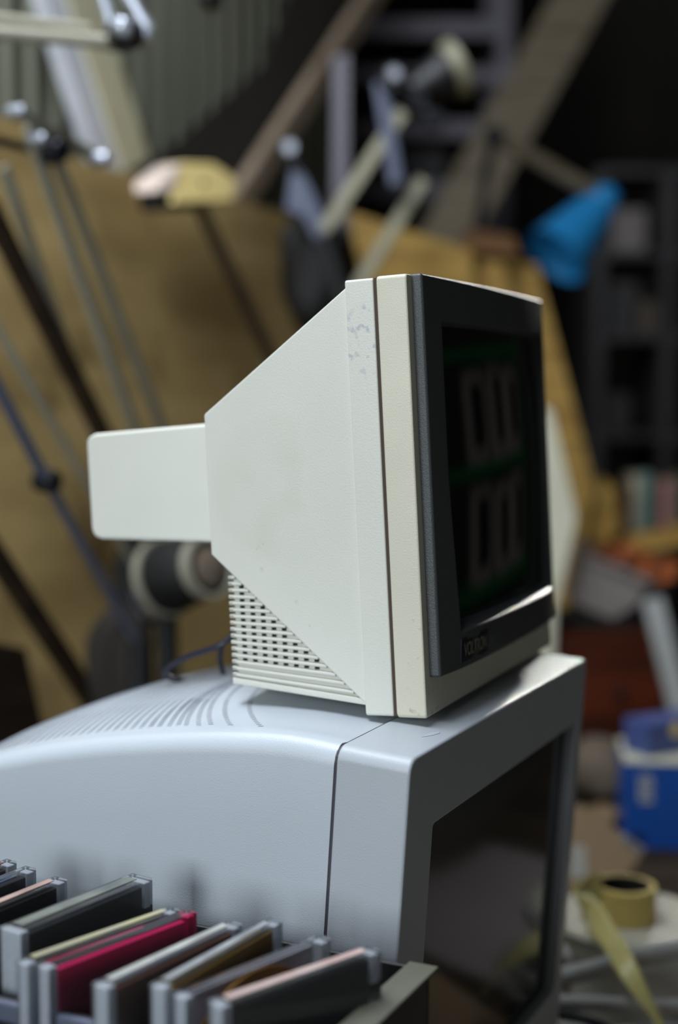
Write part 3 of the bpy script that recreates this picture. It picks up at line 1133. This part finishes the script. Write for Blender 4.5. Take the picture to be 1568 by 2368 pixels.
# shelf rack of lilac grey steel in the dark corner
t = thing('storage_rack', PY(960, 900, 4.3), 'lilac grey steel rack in the dark behind the desk lamps', 'rack')
RY = 4.3
wz = lambda x, y, dep=0.0: PY(x, y, RY) + Vector((0, dep, 0))
xl, xr = PY(788, 500, RY).x, PY(1165, 500, RY).x
ry = PY(788, 300, RY).y
for x in (xl, xr):
    for dy in (0, 0.38):
        b = MB()
        b.box((x - 0.024, ry + dy - 0.015, 0), (x + 0.024, ry + dy + 0.015, 2.75 if x == xr else 2.62))
        b.build('upright', M['steel_lilac'], t, bevel=0.002)
for (yy, hh) in ((72, 42), (178, 34), (300, 40), (442, 46), (700, 44)):
    z = PY(900, yy, RY).z
    x0_ = xl
    b = MB()
    b.box((x0_ - 0.02, ry - 0.017, z - PX(hh, RY) / 2), (xr + 0.02, ry + 0.010, z + PX(hh, RY) / 2))
    b.build('shelf_rail', M['steel_lilac'], t, bevel=0.002)
    if yy in (72, 442, 700):
        b = MB()
        b.box((x0_, ry + 0.012, z - 0.01), (xr, ry + 0.38, z + 0.005))
        b.build('shelf_board', M['dullgrey'], t, bevel=0.001)
# cloth bundle and boxes on the rack
zs = PY(900, 442, RY).z
c = PY(838, 300, RY)
blob('cloth_bundle', (c.x, ry + 0.15, zs + 0.005 + 0.10), 0.06, 0.08, 0.10, M['cardbrown'], 3, 'pinkish brown cloth bundle on the steel rack shelf beside its left upright', 'bundle')
for (x, y0, y1, wd, m, lab) in ((985, 330, 430, 0.12, 'dullgrey', 'dark grey box on the steel rack behind the lamp arms'),
                                (1085, 350, 430, 0.08, 'darkwood', 'small dark brown box on the steel rack next to the leaning timber')):
    c = PY(x, y1, RY)
    b = MB()
    hgt = PX(y1 - y0, RY)
    b.box((c.x - wd / 2, ry + 0.05, zs + 0.006), (c.x + wd / 2, ry + 0.25, zs + hgt))
    tag(b.build('storage_box', M[m], bevel=0.003), lab, 'box')

# thick leaning timber
P, Q = PD(1395, -90, 0.72), PD(1036, 545, 0.62)
P, Q = PY(1390, -90, 4.05), PY(1036, 548, 3.95)
pole('thick_timber', P, P + (Q - P) * 1.35, PX(118, 4.0), M['greywood'], 'thick grey brown timber leaning diagonally across the upper right', 'timber', round_=False, h=0.07, side=Vector((1, 0, 0)))

P, Q = PY(789, 128, 2.9), PY(786, 560, 2.9)
pole('metal_strip', P, Q, PX(38, 2.9), M['steel_lilac'], 'lilac grey metal strip standing upright left of the black lamp head', 'strip', round_=False, h=0.012, side=Vector((1, 0, 0)))
blob('black_bag', PY(735, 640, 2.72), 0.065, 0.06, 0.12, M['matblack'], 12, 'black bag slumped between the plywood sheet and the yellow plywood', 'bag', rough=0.3)

# --- desk lamp in the centre with black joint
LY = 2.62
t = thing('desk_lamp', (PY(840, 640, LY).x, PY(840, 640, LY).y, BZ), 'spring arm desk lamp with black head and joints, above the beige monitor', 'lamp')
P, Q = PY(932, 258, LY), PY(748, 535, LY)
b = MB()
b.bar(P, Q, PX(30, LY), 0.012, Vector((1, 0, 0.6)))
b.build('upper_arm', M['arm_grey'], t, bevel=0.002)
P, Q = PY(980, 415, LY + 0.05), PY(842, 640, LY + 0.05)
b = MB()
b.bar(P, P + (Q - P) * 1.9, PX(30, LY), 0.012, Vector((1, 0, 0.6)))
b.build('lower_arm', M['arm_grey'], t, bevel=0.002)
b = MB()
b.bar(PY(880, 190, LY), PY(918, 430, LY), PX(34, LY), 0.016, Vector((1, 0, 0)))
b.build('bracket', M['bluegrey'], t, bevel=0.004)
joint(PY(910, 182, LY - 0.02), PX(34, LY), M['black'], t)
joint(PY(912, 172, LY - 0.04), PX(17, LY), M['alu'], t, 'chrome_bolt')
joint(PY(966, 232, LY), PX(27, LY), M['lamp_dark'], t)
joint(PY(1006, 275, LY), PX(24, LY), M['lamp_dark'], t)
b = MB()
b.tube([PY(905, 180, LY), PY(960, 232, LY), PY(1010, 280, LY)], PX(14, LY))
b.build('joint_bar', M['black'], t, smooth=True)
c0, c1 = PY(968, 200, LY + 0.02), PY(1050, 160, LY + 0.03)
ax = (c1 - c0).normalized()
L_ = (c1 - c0).length
b = MB()
b.lathe([(0, -0.02), (0.018, -0.02), (0.024, 0), (PX(58, LY), L_ * 0.75), (PX(58, LY), L_ * 0.8), (0, L_ * 0.6)], c0, ax, 32)
b.build('lamp_head', M['black'], t, smooth=True)
b = MB()
b.lathe([(PX(56, LY), L_ * 0.78), (PX(68, LY), L_ * 0.98), (PX(70, LY), L_ * 1.12), (PX(67, LY), L_ * 1.12), (PX(60, LY), L_ * 0.95), (PX(56, LY), L_ * 0.78)], c0, ax, 36)
b.build('shade_rim', M['arm_grey'], t, smooth=True)
# clamp end of the arm
b = MB()
b.prism([PY(x, y, LY) for x, y in ((672, 395), (700, 392), (752, 500), (776, 590), (750, 596), (700, 500), (660, 486))], (0, 0.03, 0))
b.build('clamp_bracket', M['bluegrey'], t, bevel=0.004)
joint(PY(670, 342, LY), PX(18, LY), M['alu'], t, 'chrome_bolt')
b = MB()
b.tube([PY(668, 345, LY), PY(690, 400, LY)], PX(9, LY))
b.build('bolt_shank', M['lamp_dark'], t, smooth=True)
b = MB()
P = PY(752, 545, LY)
b.tube([P, PY(800, 720, LY), Vector((PY(840, 760, LY).x, P.y, BZ + 0.01))], PX(22, LY))
b.build('stand_rod', M['matblack'], t, smooth=True)
b = MB()
b.lathe([(0, 0), (0.10, 0), (0.105, 0.012), (0.09, 0.025), (0, 0.03)], (PY(840, 760, LY).x, P.y, BZ), (0, 0, 1), 36)
b.build('weighted_base', M['matblack'], t, smooth=True)

# --- lamp with the blue shade
BY = 3.2
t = thing('desk_lamp', (PY(1140, 320, BY).x, PY(1140, 320, BY).y, BZ), 'desk lamp with sky blue cone shade on a thin diagonal arm', 'lamp')
P, Q = PY(1142, 312, BY - 0.2), PY(1392, 455, BY)
b = MB()
b.bar(P, Q, PX(34, BY), 0.014, Vector((0, 0.2, 1)))
b.build('upper_arm', M['greywood'], t, bevel=0.002)
c0, c1 = PY(1398, 462, BY), PY(1286, 590, BY - 0.05)
ax = (c1 - c0).normalized()
L_ = (c1 - c0).length
b = MB()
b.lathe([(0, -0.030), (PX(24, BY), -0.026), (PX(34, BY), -0.010), (PX(36, BY), 0.012), (PX(32, BY), 0.022), (0, 0.022)], c0, ax, 32)
b.build('shade_cap', M['blue_shade'], t, smooth=True)
b = MB()
b.lathe([(PX(30, BY), 0.018), (PX(46, BY), 0.030), (PX(78, BY), L_), (PX(80, BY), L_ + 0.004), (PX(74, BY), L_), (PX(44, BY), 0.034), (PX(28, BY), 0.022), (PX(30, BY), 0.018)], c0, ax, 40)
b.build('lamp_shade', M['blue_shade'], t, smooth=True)
joint(PY(1142, 312, BY - 0.2), PX(20, BY), M['lamp_dark'], t)
b = MB()
P = PY(1142, 312, BY - 0.2)
yb_ = P.y + 0.18
b.tube([P + Vector((0, 0.02, 0)), Vector((P.x - 0.05, yb_, 1.55)), Vector((P.x - 0.02, yb_, BZ + 0.01))], 0.010)
b.build('lower_arm', M['lamp_dark'], t, smooth=True)
b = MB()
b.lathe([(0, 0), (0.09, 0), (0.095, 0.012), (0.08, 0.025), (0, 0.03)], (P.x - 0.02, yb_, BZ), (0, 0, 1), 36)
b.build('weighted_base', M['matblack'], t, smooth=True)

# --- lamp at the top left, arms coming in from the left edge
TY = 1.75
t = thing('desk_lamp', G(0.23, 0.80, BZ), 'desk lamp with twin metal tubes and a dark knob, top left corner', 'lamp')
def _tb(name, p, q, r, m, yp=TY, yq=TY):
    b = MB()
    b.tube([PY(*p, yp), PY(*q, yq)], PX(r, (yp + yq) / 2), 12)
    return b.build(name, m, t, smooth=True)
_tb('arm_tube', (-380, 45), (270, 98), 17, M['alu_dull'], TY - 0.1)
_tb('arm_tube', (-380, 0), (205, 66), 13, M['alu_dull'], TY - 0.1)
_tb('upper_tube', (222, -60), (262, 70), 14, M['alu'])
_tb('upper_tube', (268, -60), (345, 70), 15, M['alu'])
_tb('loop', (345, 65), (336, 92), 16, M['alu'])
joint(PY(290, 78, TY - 0.02), PX(42, TY), M['black'], t, 'knob', axis=(0.2, -0.3, 1))
joint(PY(286, 62, TY - 0.045), PX(28, TY), M['alu'], t, 'knob_cap', axis=(0.2, -0.3, 1))
joint(PY(246, 88, TY), PX(16, TY), M['lamp_dark'], t)
b = MB()
b.tube([PY(205, 98, TY), PY(290, 112, TY)], PX(11, TY))
b.build('link', M['black'], t, smooth=True)
pe = PY(-380, 22, TY - 0.1)
b = MB()
b.tube([pe + Vector((0, 0, 0.03)), Vector((pe.x, pe.y, BZ + 0.01))], 0.012)
b.build('stand_rod', M['lamp_dark'], t, smooth=True)
b = MB()
b.lathe([(0, 0), (0.09, 0), (0.095, 0.012), (0.08, 0.025), (0, 0.03)], (pe.x, pe.y, BZ), (0, 0, 1), 36)
b.build('weighted_base', M['matblack'], t, smooth=True)
# dark hanging bulb seen at the top edge
blob('hanging_bulb_holder', PY(485, -20, 2.1), 0.022, 0.022, 0.03, M['black'], 5, 'black bulb holder hanging at the top edge before the corrugated wall', 'bulb holder', rough=0.0)
b = MB()
p_ = PY(485, -20, 2.1)
b.tube([p_, Vector((p_.x, p_.y, 3.3))], 0.003, 8)
b.build('flex', M['black'], bpy.data.objects['hanging_bulb_holder'], smooth=True)

# --- yellow boards behind the beige monitor
def upright_board(name, pts, depth, m, label, cat, th=0.018, group=None, lean_=0.0):
    """board with the outline pts (pixels) at the depth given, standing on the bench or floor"""
    q = [PY(x, y, depth + lean_ * (y - pts[0][1]) / 1000) for x, y in pts]
    b = MB()
    b.prism(q, (0, th, 0.0))
    return tag(b.build(name, m, bevel=0.001), label, cat, group)


upright_board('yellow_plywood', [(802, 488), (1092, 578), (1092, 1480), (842, 1480), (842, 655)], 2.9, M['ply_yellow'],
              'yellow plywood panel standing just behind the top of the beige monitor', 'panel')
upright_board('wide_board', [(1066, 588), (1242, 612), (1378, 1130), (1300, 1470), (1090, 1470)], 3.08, M['board'],
              'yellow pine board leaning right of the beige monitor', 'board')
upright_board('narrow_board', [(1110, 600), (1165, 608), (1210, 900), (1150, 900)], 2.98, M['board'],
              'narrow yellow board end standing before the wider pine board', 'board')
upright_board('cream_strip', [(1240, 930), (1276, 950), (1334, 1195), (1312, 1300), (1286, 1400), (1276, 1640), (1236, 1640)], 2.8, M['creamcard'],
              'cream white strip standing at the right edge of the beige monitor', 'strip', th=0.01)
upright_board('rusty_offcut', [(1076, 530), (1188, 545), (1205, 592), (1080, 580)], 3.02, M['rust'],
              'rusty orange brown offcut lying on the yellow board ends', 'offcut', th=0.08)
# --- clutter at the right, on the bench
def wbox(name, c, sx, sy, sz, m, rz, label, cat, group=None, rx=0.0, bevel=0.002, ry=0.0):
    b = MB()
    b.box((-sx / 2, -sy / 2, 0), (sx / 2, sy / 2, sz))
    o = b.build(name, m, bevel=bevel)
    o.location = c
    o.rotation_euler = (rx, ry, rz)
    return tag(o, label, cat, group)


# back shelf in the dark at the far right
t = thing('dark_shelf', PY(1500, 800, 4.3), 'dark shelving unit in the gloom at the far right', 'shelf')
SY = 4.35
sx0, sx1 = PY(1385, 600, SY).x, PY(1760, 600, SY).x
sy_ = PY(1500, 800, SY).y
for x in (sx0, PY(1545, 600, SY).x, sx1):
    b = MB()
    b.box((x - 0.02, sy_, 0), (x + 0.02, sy_ + 0.4, PY(1500, 395, SY).z))
    b.build('upright', M['dullgrey'], t, bevel=0.002)
for yy in (400, 590, 780, 1010):
    z = PY(1500, yy, SY).z
    b = MB()
    b.box((sx0, sy_ + 0.002, z - 0.012), (sx1, sy_ + 0.4, z + 0.012))
    b.build('shelf_board', M['dullgrey'], t, bevel=0.002)
for (x, yb, hh, wd, m, lab) in ((1450, 590, 0.13, 0.13, 'tubgrey', 'grey box on the upper dark shelf near the blue lamp shade'),
                                (1440, 780, 0.16, 0.12, 'dullgrey', 'dark grey box on the middle dark shelf, left side'),
                                (1500, 780, 0.10, 0.07, 'cushion', 'brown grey packet on the middle dark shelf, right side'),
                                (1430, 1010, 0.12, 0.10, 'dullgrey', 'dark box on the lowest visible dark shelf')):
    c = PY(x, yb, SY)
    z = PY(1500, yb, SY).z + 0.013
    wbox('storage_box', (c.x, sy_ + 0.16, z), wd, 0.2, hh, M[m], 0, lab, 'box')

# row of old books
BKY = 3.35
bz = PY(1500, 1232, BKY).z
cols = [((92, 60, 40), 'brown'), ((206, 190, 160), 'cream'), ((120, 150, 140), 'pale teal'), ((60, 44, 38), 'dark brown'), ((178, 128, 118), 'dusty pink'), ((86, 80, 64), 'olive'), ((70, 52, 44), 'chocolate'), ((140, 150, 150), 'grey')]
x = PY(1432, 1200, BKY).x
order = ['first', 'second', 'third', 'fourth', 'fifth', 'sixth', 'seventh', 'eighth']
t = thing('book_trough', (x + 0.1, PY(1500, 1232, BKY).y, BZ), 'dark wooden trough holding the row of old books at the right edge', 'trough')
by_ = PY(1500, 1232, BKY).y
b = MB()
b.box((x - 0.03, by_ - 0.02, bz - 0.012), (x + 0.34, by_ + 0.17, bz - 0.001))
b.build('trough_board', M['darkwood'], t, bevel=0.001)
for xx in (x - 0.02, x + 0.33):
    b = MB()
    b.box((xx - 0.01, by_ - 0.02, BZ), (xx + 0.01, by_ + 0.17, bz - 0.0125))
    b.build('trough_leg', M['darkwood'], t, bevel=0.001)
for i, (cc, nm) in enumerate(cols):
    th = (0.024, 0.018, 0.026, 0.02, 0.022, 0.028, 0.02, 0.024)[i]
    hh = (0.11, 0.135, 0.14, 0.13, 0.125, 0.135, 0.12, 0.13)[i]
    tb = thing('book', (x + th / 2, by_, bz), nm + ' old book standing in the trough, ' + order[i] + ' from its left end', 'book', 'old books in the trough')
    b = MB()
    cm = mat('book_cloth', cc, 0.7, var=0.25, scale=20)
    b.box((-th / 2, 0, 0), (-th / 2 + 0.002, 0.10, hh))
    b.box((th / 2 - 0.002, 0, 0), (th / 2, 0.10, hh))
    b.box((-th / 2, -0.002, 0), (th / 2, 0.001, hh))
    b.build('cover', cm, tb, local=True, weld=False)
    b = MB()
    b.box((-th / 2 + 0.0025, 0.0015, 0.002), (th / 2 - 0.0025, 0.097, hh - 0.004))
    b.build('pages', M['creamcard'], tb, local=True)
    x += th + 0.002

# red brown wooden box with a dark knob
RBY = 2.85
c0, c1 = PY(1290, 1648, RBY), PY(1540, 1640, RBY)
t = thing('wooden_chest', PY(1415, 1650, RBY), 'red brown varnished wooden box with a dark knob, beyond the grey monitor', 'chest')
h_ = PX(165, RBY)
z0_ = BZ + 0.001
b = MB()
b.box((c0.x, c0.y, z0_), (c1.x, c0.y + 0.22, c0.z + h_))
b.build('body', M['redwood'], t, bevel=0.003)
b = MB()
b.box((c0.x - 0.004, c0.y - 0.006, c0.z + h_ + 0.0005), (c1.x + 0.004, c0.y + 0.225, c0.z + h_ + 0.013))
b.build('lid', M['redwood'], t, bevel=0.003)
b = MB()
b.lathe([(0, 0), (0.008, 0), (0.012, 0.008), (0.010, 0.016), (0, 0.018)], PY(1430, 1600, RBY - 0.0), (0, -1, 0), 20)
b.build('knob', M['black'], t, smooth=True)
ctop = c0.z + h_ + 0.0136
# grey tub lying on its side on the chest, orange cloth in it
TBY = 2.9
t = thing('plastic_tub', PY(1400, 1430, TBY), 'grey mauve plastic tub tilted on top of the red brown box', 'tub')
q = [(1335, 1282), (1505, 1352), (1478, 1402), (1418, 1438), (1308, 1392)]
b = MB()
b.prism([PY(x_, y_, TBY) for x_, y_ in q], (0.02, 0.14, 0.02))
b.build('body', M['tubgrey'], t, bevel=0.008, seg=3)
b = MB()
P, Q = PY(1330, 1276, TBY - 0.01), PY(1510, 1349, TBY - 0.01)
b.bar(P, Q, 0.014, 0.012, Vector((0, 0, 1)))
b.build('rim', M['tubgrey'], t, bevel=0.003)
c = PY(1390, 1450, TBY)
b = MB()
b.box((c.x - 0.09, c.y + 0.01, ctop), (c.x + 0.07, c.y + 0.13, PY(1400, 1425, TBY).z))
tag(b.build('cloth_pad', M['matblack'], bevel=0.006), 'black folded cloth pad between the tub and the red brown box', 'pad')
for (x_, y_, rx_, rz_, sd, lab, m) in ((1425, 1285, 0.055, 0.024, 1, 'orange brown crumpled cloth spilling over the grey tub', 'orange'),
                                     (1505, 1318, 0.045, 0.028, 2, 'orange brown rag at the right end of the grey tub', 'orange')):
    blob('crumpled_cloth', PY(x_, y_, TBY + 0.06), rx_, 0.06, rz_, M[m], sd, lab, 'cloth', rough=0.5)
P, Q = PY(1450, 1262, 3.05), PY(1640, 1222, 3.05)
pole('yellow_batten', P, Q, PX(42, 3.05), M['board'], 'yellow batten lying across the clutter below the books', 'batten', round_=False, h=0.05, side=Vector((0, 0, 1)))
P, Q = PY(1400, 1240, 3.15), PY(1440, 1110, 3.15)
b = MB()
b.prism([PY(x_, y_, 3.1) for x_, y_ in ((1345, 1215), (1395, 1130), (1425, 1128), (1440, 1230), (1400, 1275), (1370, 1262))], (0, 0.1, 0.02))
tag(b.build('straw_hat_box', M['ply_yellow'], bevel=0.012, seg=3), 'straw yellow crumpled carton left of the old books', 'carton')
b = MB()
# pale strut
P, Q = PY(1508, 1385, 2.75), PY(1572, 1640, 2.7)
b.bar(P, foot(P, Q, BZ + 0.004), PX(46, 2.75), 0.02, Vector((1, 0, 0)))
tag(b.build('pale_strut', M['band'], bevel=0.002), 'pale grey strut leaning on the right end of the red brown box', 'strut')
# rolled cloth
c = PY(1392, 1722, 2.45)
blob('rolled_cloth', (c.x, c.y, BZ + 0.052), 0.055, 0.09, 0.051, M['cushion'], 4, 'grey brown rolled cloth on the bench beside the grey monitor', 'cloth', rough=0.08)
c = PY(1395, 1800, 2.35)
blob('crumpled_paper', (PY(1395, 1820, 2.3).x, PY(1395, 1820, 2.3).y, BZ + 0.017), 0.028, 0.03, 0.016, M['cardbrown'], 9, 'small brown crumpled paper in front of the rolled cloth', 'paper', rough=0.4)

# blue cartons
XY = 2.1
c0 = PT(1442, 1962, BZ + 0.001)
t = thing('blue_carton', (c0.x, c0.y, BZ + 0.001), 'bright blue carton with a cream top and pale print at the right edge', 'carton', rz=-0.12)
hgt = PX(205, c0.y)
b = MB()
b.box((0, 0, 0), (0.20, 0.15, hgt))
b.build('body', M['bluebox'], t, bevel=0.002, local=True)
b = MB()
b.box((-0.001, -0.001, hgt + 0.0002), (0.201, 0.151, hgt + 0.003))
b.build('top_flap', M['creamcard'], t, bevel=0.0005, local=True)
b = MB()
for k in range(6):
    b.box((0.020 + (k % 2) * 0.002, -0.0008, hgt - 0.022 - k * 0.0075), (0.040 + (k % 3) * 0.002, -0.0002, hgt - 0.0175 - k * 0.0075))
b.build('printed_lines', M['whitish'], t, local=True, weld=False)
b = MB()
b.lathe([(0, 0), (0.008, 0), (0.008, 0.0006), (0, 0.0006)], (0.022, -0.0002, 0.018), (0, -1, 0), 20)
b.build('printed_dot', M['black'], t, local=True)
zt3 = BZ + hgt + 0.0045
c1 = PT(1500, 1752, zt3)
t = thing('lilac_carton', (c1.x, c1.y, zt3), 'blue lilac carton with a yellow patch on top of the bright blue carton', 'carton', rz=0.5)
b = MB()
b.box((0, 0, 0), (0.16, 0.06, 0.052))
b.build('body', M['lilacbox'], t, bevel=0.002, local=True)
b = MB()
b.lathe([(0, 0), (0.012, 0), (0.012, 0.0006), (0, 0.0006)], (0.055, -0.0002, 0.038), (0, -1, 0), 20)
b.build('printed_patch', M['yellow'], t, local=True)

# brown card propped behind the tape
q = [(1322, 1866), (1345, 1868), (1492, 1966), (1425, 2060), (1310, 2060)]
b = MB()
b.prism([PY(x_, y_, 1.95 + (y_ - 2060) * -0.0003) for x_, y_ in q], (0, 0.004, 0.002))
oc = tag(b.build('brown_card', M['cardbrown']), 'brown card sheet propped behind the tape roll', 'card')
b = MB()
b.bar(PY(1440, 1935, 1.93), PY(1484, 1970, 1.93), 0.010, 0.006, Vector((0, 0, 1)))
b.build('metal_corner', M['alu'], oc, bevel=0.001)
b = MB()
b.prism([PY(x_, y_, 1.935) for x_, y_ in ((1322, 1955), (1354, 1958), (1358, 2030), (1318, 2030))], (0, 0.001, 0))
b.build('pale_tag', M['whitish'], oc)

# white lid, tape roll, strapping coil
QY = 1.58
pl_c = PY(1450, 2135, QY)
zl = pl_c.z
t = thing('white_tub', (pl_c.x + 0.005, pl_c.y, BZ), 'dusty white round tub whose lid carries the tape roll', 'tub')
b = MB()
zt4 = zl - 0.006
b.lathe([(0, zt4 - BZ), (0.075, zt4 - BZ), (0.079, zt4 - 0.004 - BZ), (0.079, zt4 - 0.024 - BZ), (0.072, zt4 - 0.027 - BZ), (0.060, 0.001), (0, 0.001)], (pl_c.x + 0.008, pl_c.y + 0.02, BZ), (0, 0, 1), 48)
b.build('body', M['whitish'], t, smooth=True)
b = MB()
b.lathe([(0, 0.0005), (0.086, 0.0005), (0.090, 0.004), (0.088, 0.007), (0.0, 0.007)], (pl_c.x + 0.008, pl_c.y + 0.02, zt4), (0, 0, 1), 48)
b.build('lid', M['lidgrey'], t, smooth=True)
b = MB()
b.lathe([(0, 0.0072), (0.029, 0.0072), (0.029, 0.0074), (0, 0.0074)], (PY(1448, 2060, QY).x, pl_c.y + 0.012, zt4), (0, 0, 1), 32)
b.build('core_shade_disc', M['matblack'], t)  # flat black disc for the shade down inside the tape core
zt5 = zt4 + 0.0076
tc_ = PY(1448, 2060, QY)
tape_c = Vector((tc_.x, pl_c.y + 0.012, zt5))
RT = PX(72, QY)
HT = PX(80, QY)
t = thing('tape_roll', tape_c, 'straw yellow mesh tape roll with a loose hanging tail, on the white lid', 'tape')
b = MB()
b.lathe([(RT * 0.88, 0), (RT, 0), (RT, HT), (RT * 0.88, HT), (RT * 0.88, 0)], tape_c, (0, 0, 1), 48)
b.build('tape_body', M['tapebody'], t, smooth=True)
b = MB()
b.lathe([(RT * 0.85, -0.0), (RT * 0.88, 0), (RT * 0.88, HT + 0.0008), (RT * 0.85, HT + 0.0008), (RT * 0.85, 0)], tape_c, (0, 0, 1), 48)
b.build('core', M['taperim'], t, smooth=True)
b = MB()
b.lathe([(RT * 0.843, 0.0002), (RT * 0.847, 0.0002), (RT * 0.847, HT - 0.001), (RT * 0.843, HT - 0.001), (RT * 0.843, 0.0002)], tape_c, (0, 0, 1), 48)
b.build('core_shade', M['matblack'], t, smooth=True)  # thin black sleeve that paints the core's inner wall as shaded
# tail: a twisted band
mt = bpy.data.materials.new('mesh_tape_tail')
mt.use_nodes = True
nt = mt.node_tree
pb_ = nt.nodes['Principled BSDF']
pb_.inputs['Base Color'].default_value = lin((196, 188, 118))
pb_.inputs['Roughness'].default_value = 0.4
tcn = nt.nodes.new('ShaderNodeTexCoord')
ck = nt.nodes.new('ShaderNodeTexBrick')
ck.offset = 0
ck.inputs['Scale'].default_value = 260
ck.inputs['Mortar Size'].default_value = 0.03
ck.inputs['Color1'].default_value = (0.45, 0.45, 0.45, 1)
ck.inputs['Color2'].default_value = (0.5, 0.5, 0.5, 1)
ck.inputs['Mortar'].default_value = (0.95, 0.95, 0.95, 1)
nt.links.new(tcn.outputs['Object'], ck.inputs['Vector'])
nt.links.new(ck.outputs['Color'], pb_.inputs['Alpha'])
cl = [((1392, 2018), (1395, 2085), QY - 0.01), ((1352, 2030), (1345, 2120), QY - 0.04), ((1325, 2065), (1362, 2140), QY - 0.055), ((1372, 2075), (1362, 2160), QY - 0.065),
      ((1424, 2145), (1392, 2190), QY - 0.10), ((1466, 2215), (1428, 2250), QY - 0.15), ((1500, 2290), (1472, 2310), QY - 0.17), ((1540, 2375), (1520, 2375), QY - 0.175), ((1560, 2430), (1545, 2430), QY - 0.18)]
ea = smooth_path([PY(*a_, d__) for a_, b__, d__ in cl], 6)
eb = smooth_path([PY(*b__, d__ - 0.006) for a_, b__, d__ in cl], 6)
b = MB()
rows = [[p_.lerp(q_, k_ / 6) for k_ in range(7)] for p_, q_ in zip(ea, eb)]
b.loops(rows, closed=False, caps=(False, False))
ot = b.build('tape_tail', mt, t, smooth=True)
sd_ = ot.modifiers.new('thickness', 'SOLIDIFY')
sd_.thickness = 0.0003
# strapping coil: loops of pale band lying around the tub foot
t = thing('strapping_coil', (pl_c.x, pl_c.y - 0.05, BZ), 'loose coil of pale grey packing strap beneath the white tub', 'strapping')
def strap(pts, wd):
    pp = smooth_path(pts, 8)
    b = MB()
    rows = []
    for p_ in pp:
        rows.append([p_ + Vector((0, 0, wd / 2)), p_ - Vector((0, 0, wd / 2))])
    b.loops(rows, closed=False, caps=(False, False))
    o = b.build('strap_turn', M['band'], t, smooth=True)
    m_ = o.modifiers.new('thickness', 'SOLIDIFY')
    m_.thickness = 0.0006
    return o
strap([PY(1290, 2262, QY - 0.12), PY(1380, 2240, QY - 0.13), PY(1470, 2215, QY - 0.12), PY(1600, 2188, QY - 0.08)], PX(44, QY))
strap([PY(1290, 2318, QY - 0.13), PY(1400, 2322, QY - 0.145), PY(1500, 2328, QY - 0.14), PY(1620, 2326, QY - 0.1)], PX(34, QY))
strap([PY(1300, 2196, QY - 0.09), PY(1318, 2225, QY - 0.1), PY(1322, 2262, QY - 0.1)], PX(40, QY))
strap([PY(1250, 2372, QY - 0.13), PY(1400, 2390, QY - 0.16), PY(1600, 2380, QY - 0.1)], PX(34, QY))
b = MB()
b.tube(smooth_path([PY(1260, 2330, QY - 0.16), PY(1320, 2348, QY - 0.17), PY(1390, 2372, QY - 0.18), PY(1440, 2410, QY - 0.18)]), PX(11, QY))
tag(b.build('black_cable', M['black'], smooth=True), 'black power cable at the bottom edge in front of the strapping coil', 'cable')

# --- things that only show mirrored in the dark screens
t = thing('green_rack', (2.05, 3.2, 0), 'green painted rack of framed panels mirrored in the screen of the beige monitor', 'rack')
GX = 1.95
SH = (0.90, 1.32, 1.72)
for yy in (2.45, 3.95):
    for xx in (GX + 0.01, GX + 0.24):
        b = MB()
        b.box((xx - 0.012, yy - 0.012, 0), (xx + 0.012, yy + 0.012, 1.75))
        b.build('upright', M['green'], t, bevel=0.001)
for z in SH:
    b = MB()
    b.box((GX, 2.465, z - 0.045), (GX + 0.25, 3.935, z))
    b.build('shelf_board', M['green'], t, bevel=0.001)
n_ = 0
for si, z in enumerate(SH[:2]):
    for k, yy in enumerate((2.96, 3.36, 3.74)):
        wd = (0.27, 0.25, 0.27)[k]
        hh = 0.33 if (k + si) % 2 else 0.35
        rr = thing('framed_panel', (GX + 0.05, yy, z), 'dark glazed panel in a grey beige frame, %s of three on the %s green shelf' % (['nearest', 'middle', 'farthest'][k], ['lower', 'upper'][si]), 'framed panel', 'framed panels on the green rack')
        b = MB()
        o_, i_ = (-wd / 2, wd / 2, 0, hh), (-wd / 2 + 0.045, wd / 2 - 0.045, 0.055, hh - 0.05)
        Ls = []
        for (r_, x_) in ((o_, 0.10), (o_, 0.0), (i_, 0.0), (i_, 0.02)):
            Ls.append([(x_, r_[0], r_[2]), (x_, r_[1], r_[2]), (x_, r_[1], r_[3]), (x_, r_[0], r_[3])])
        b.loops(Ls, caps=(True, False))
        b.build('frame', M['greybeige'], rr, bevel=0.002, local=True)
        b = MB()
        b.box((0.012, i_[0] - 0.002, i_[2] - 0.002), (0.018, i_[1] + 0.002, i_[3] + 0.002))
        b.build('pane', M['tube_big'], rr, local=True)
# flat card and sheet on the bench that the big screen mirrors
wbox('grey_board', G(0.86, -0.17, BZ + 0.0005), 0.28, 0.42, 0.012, M['tubgrey'], ROOM - math.pi / 2 + 0.1, 'grey board lying on the bench, mirrored in the big dark screen', 'board')
wbox('cardboard_sheet', G(0.47, -0.16, BZ + 0.0005), 0.22, 0.26, 0.006, M['cardbrown'], ROOM - math.pi / 2 + 0.35, 'brown cardboard sheet on the bench, mirrored low in the big dark screen', 'card')
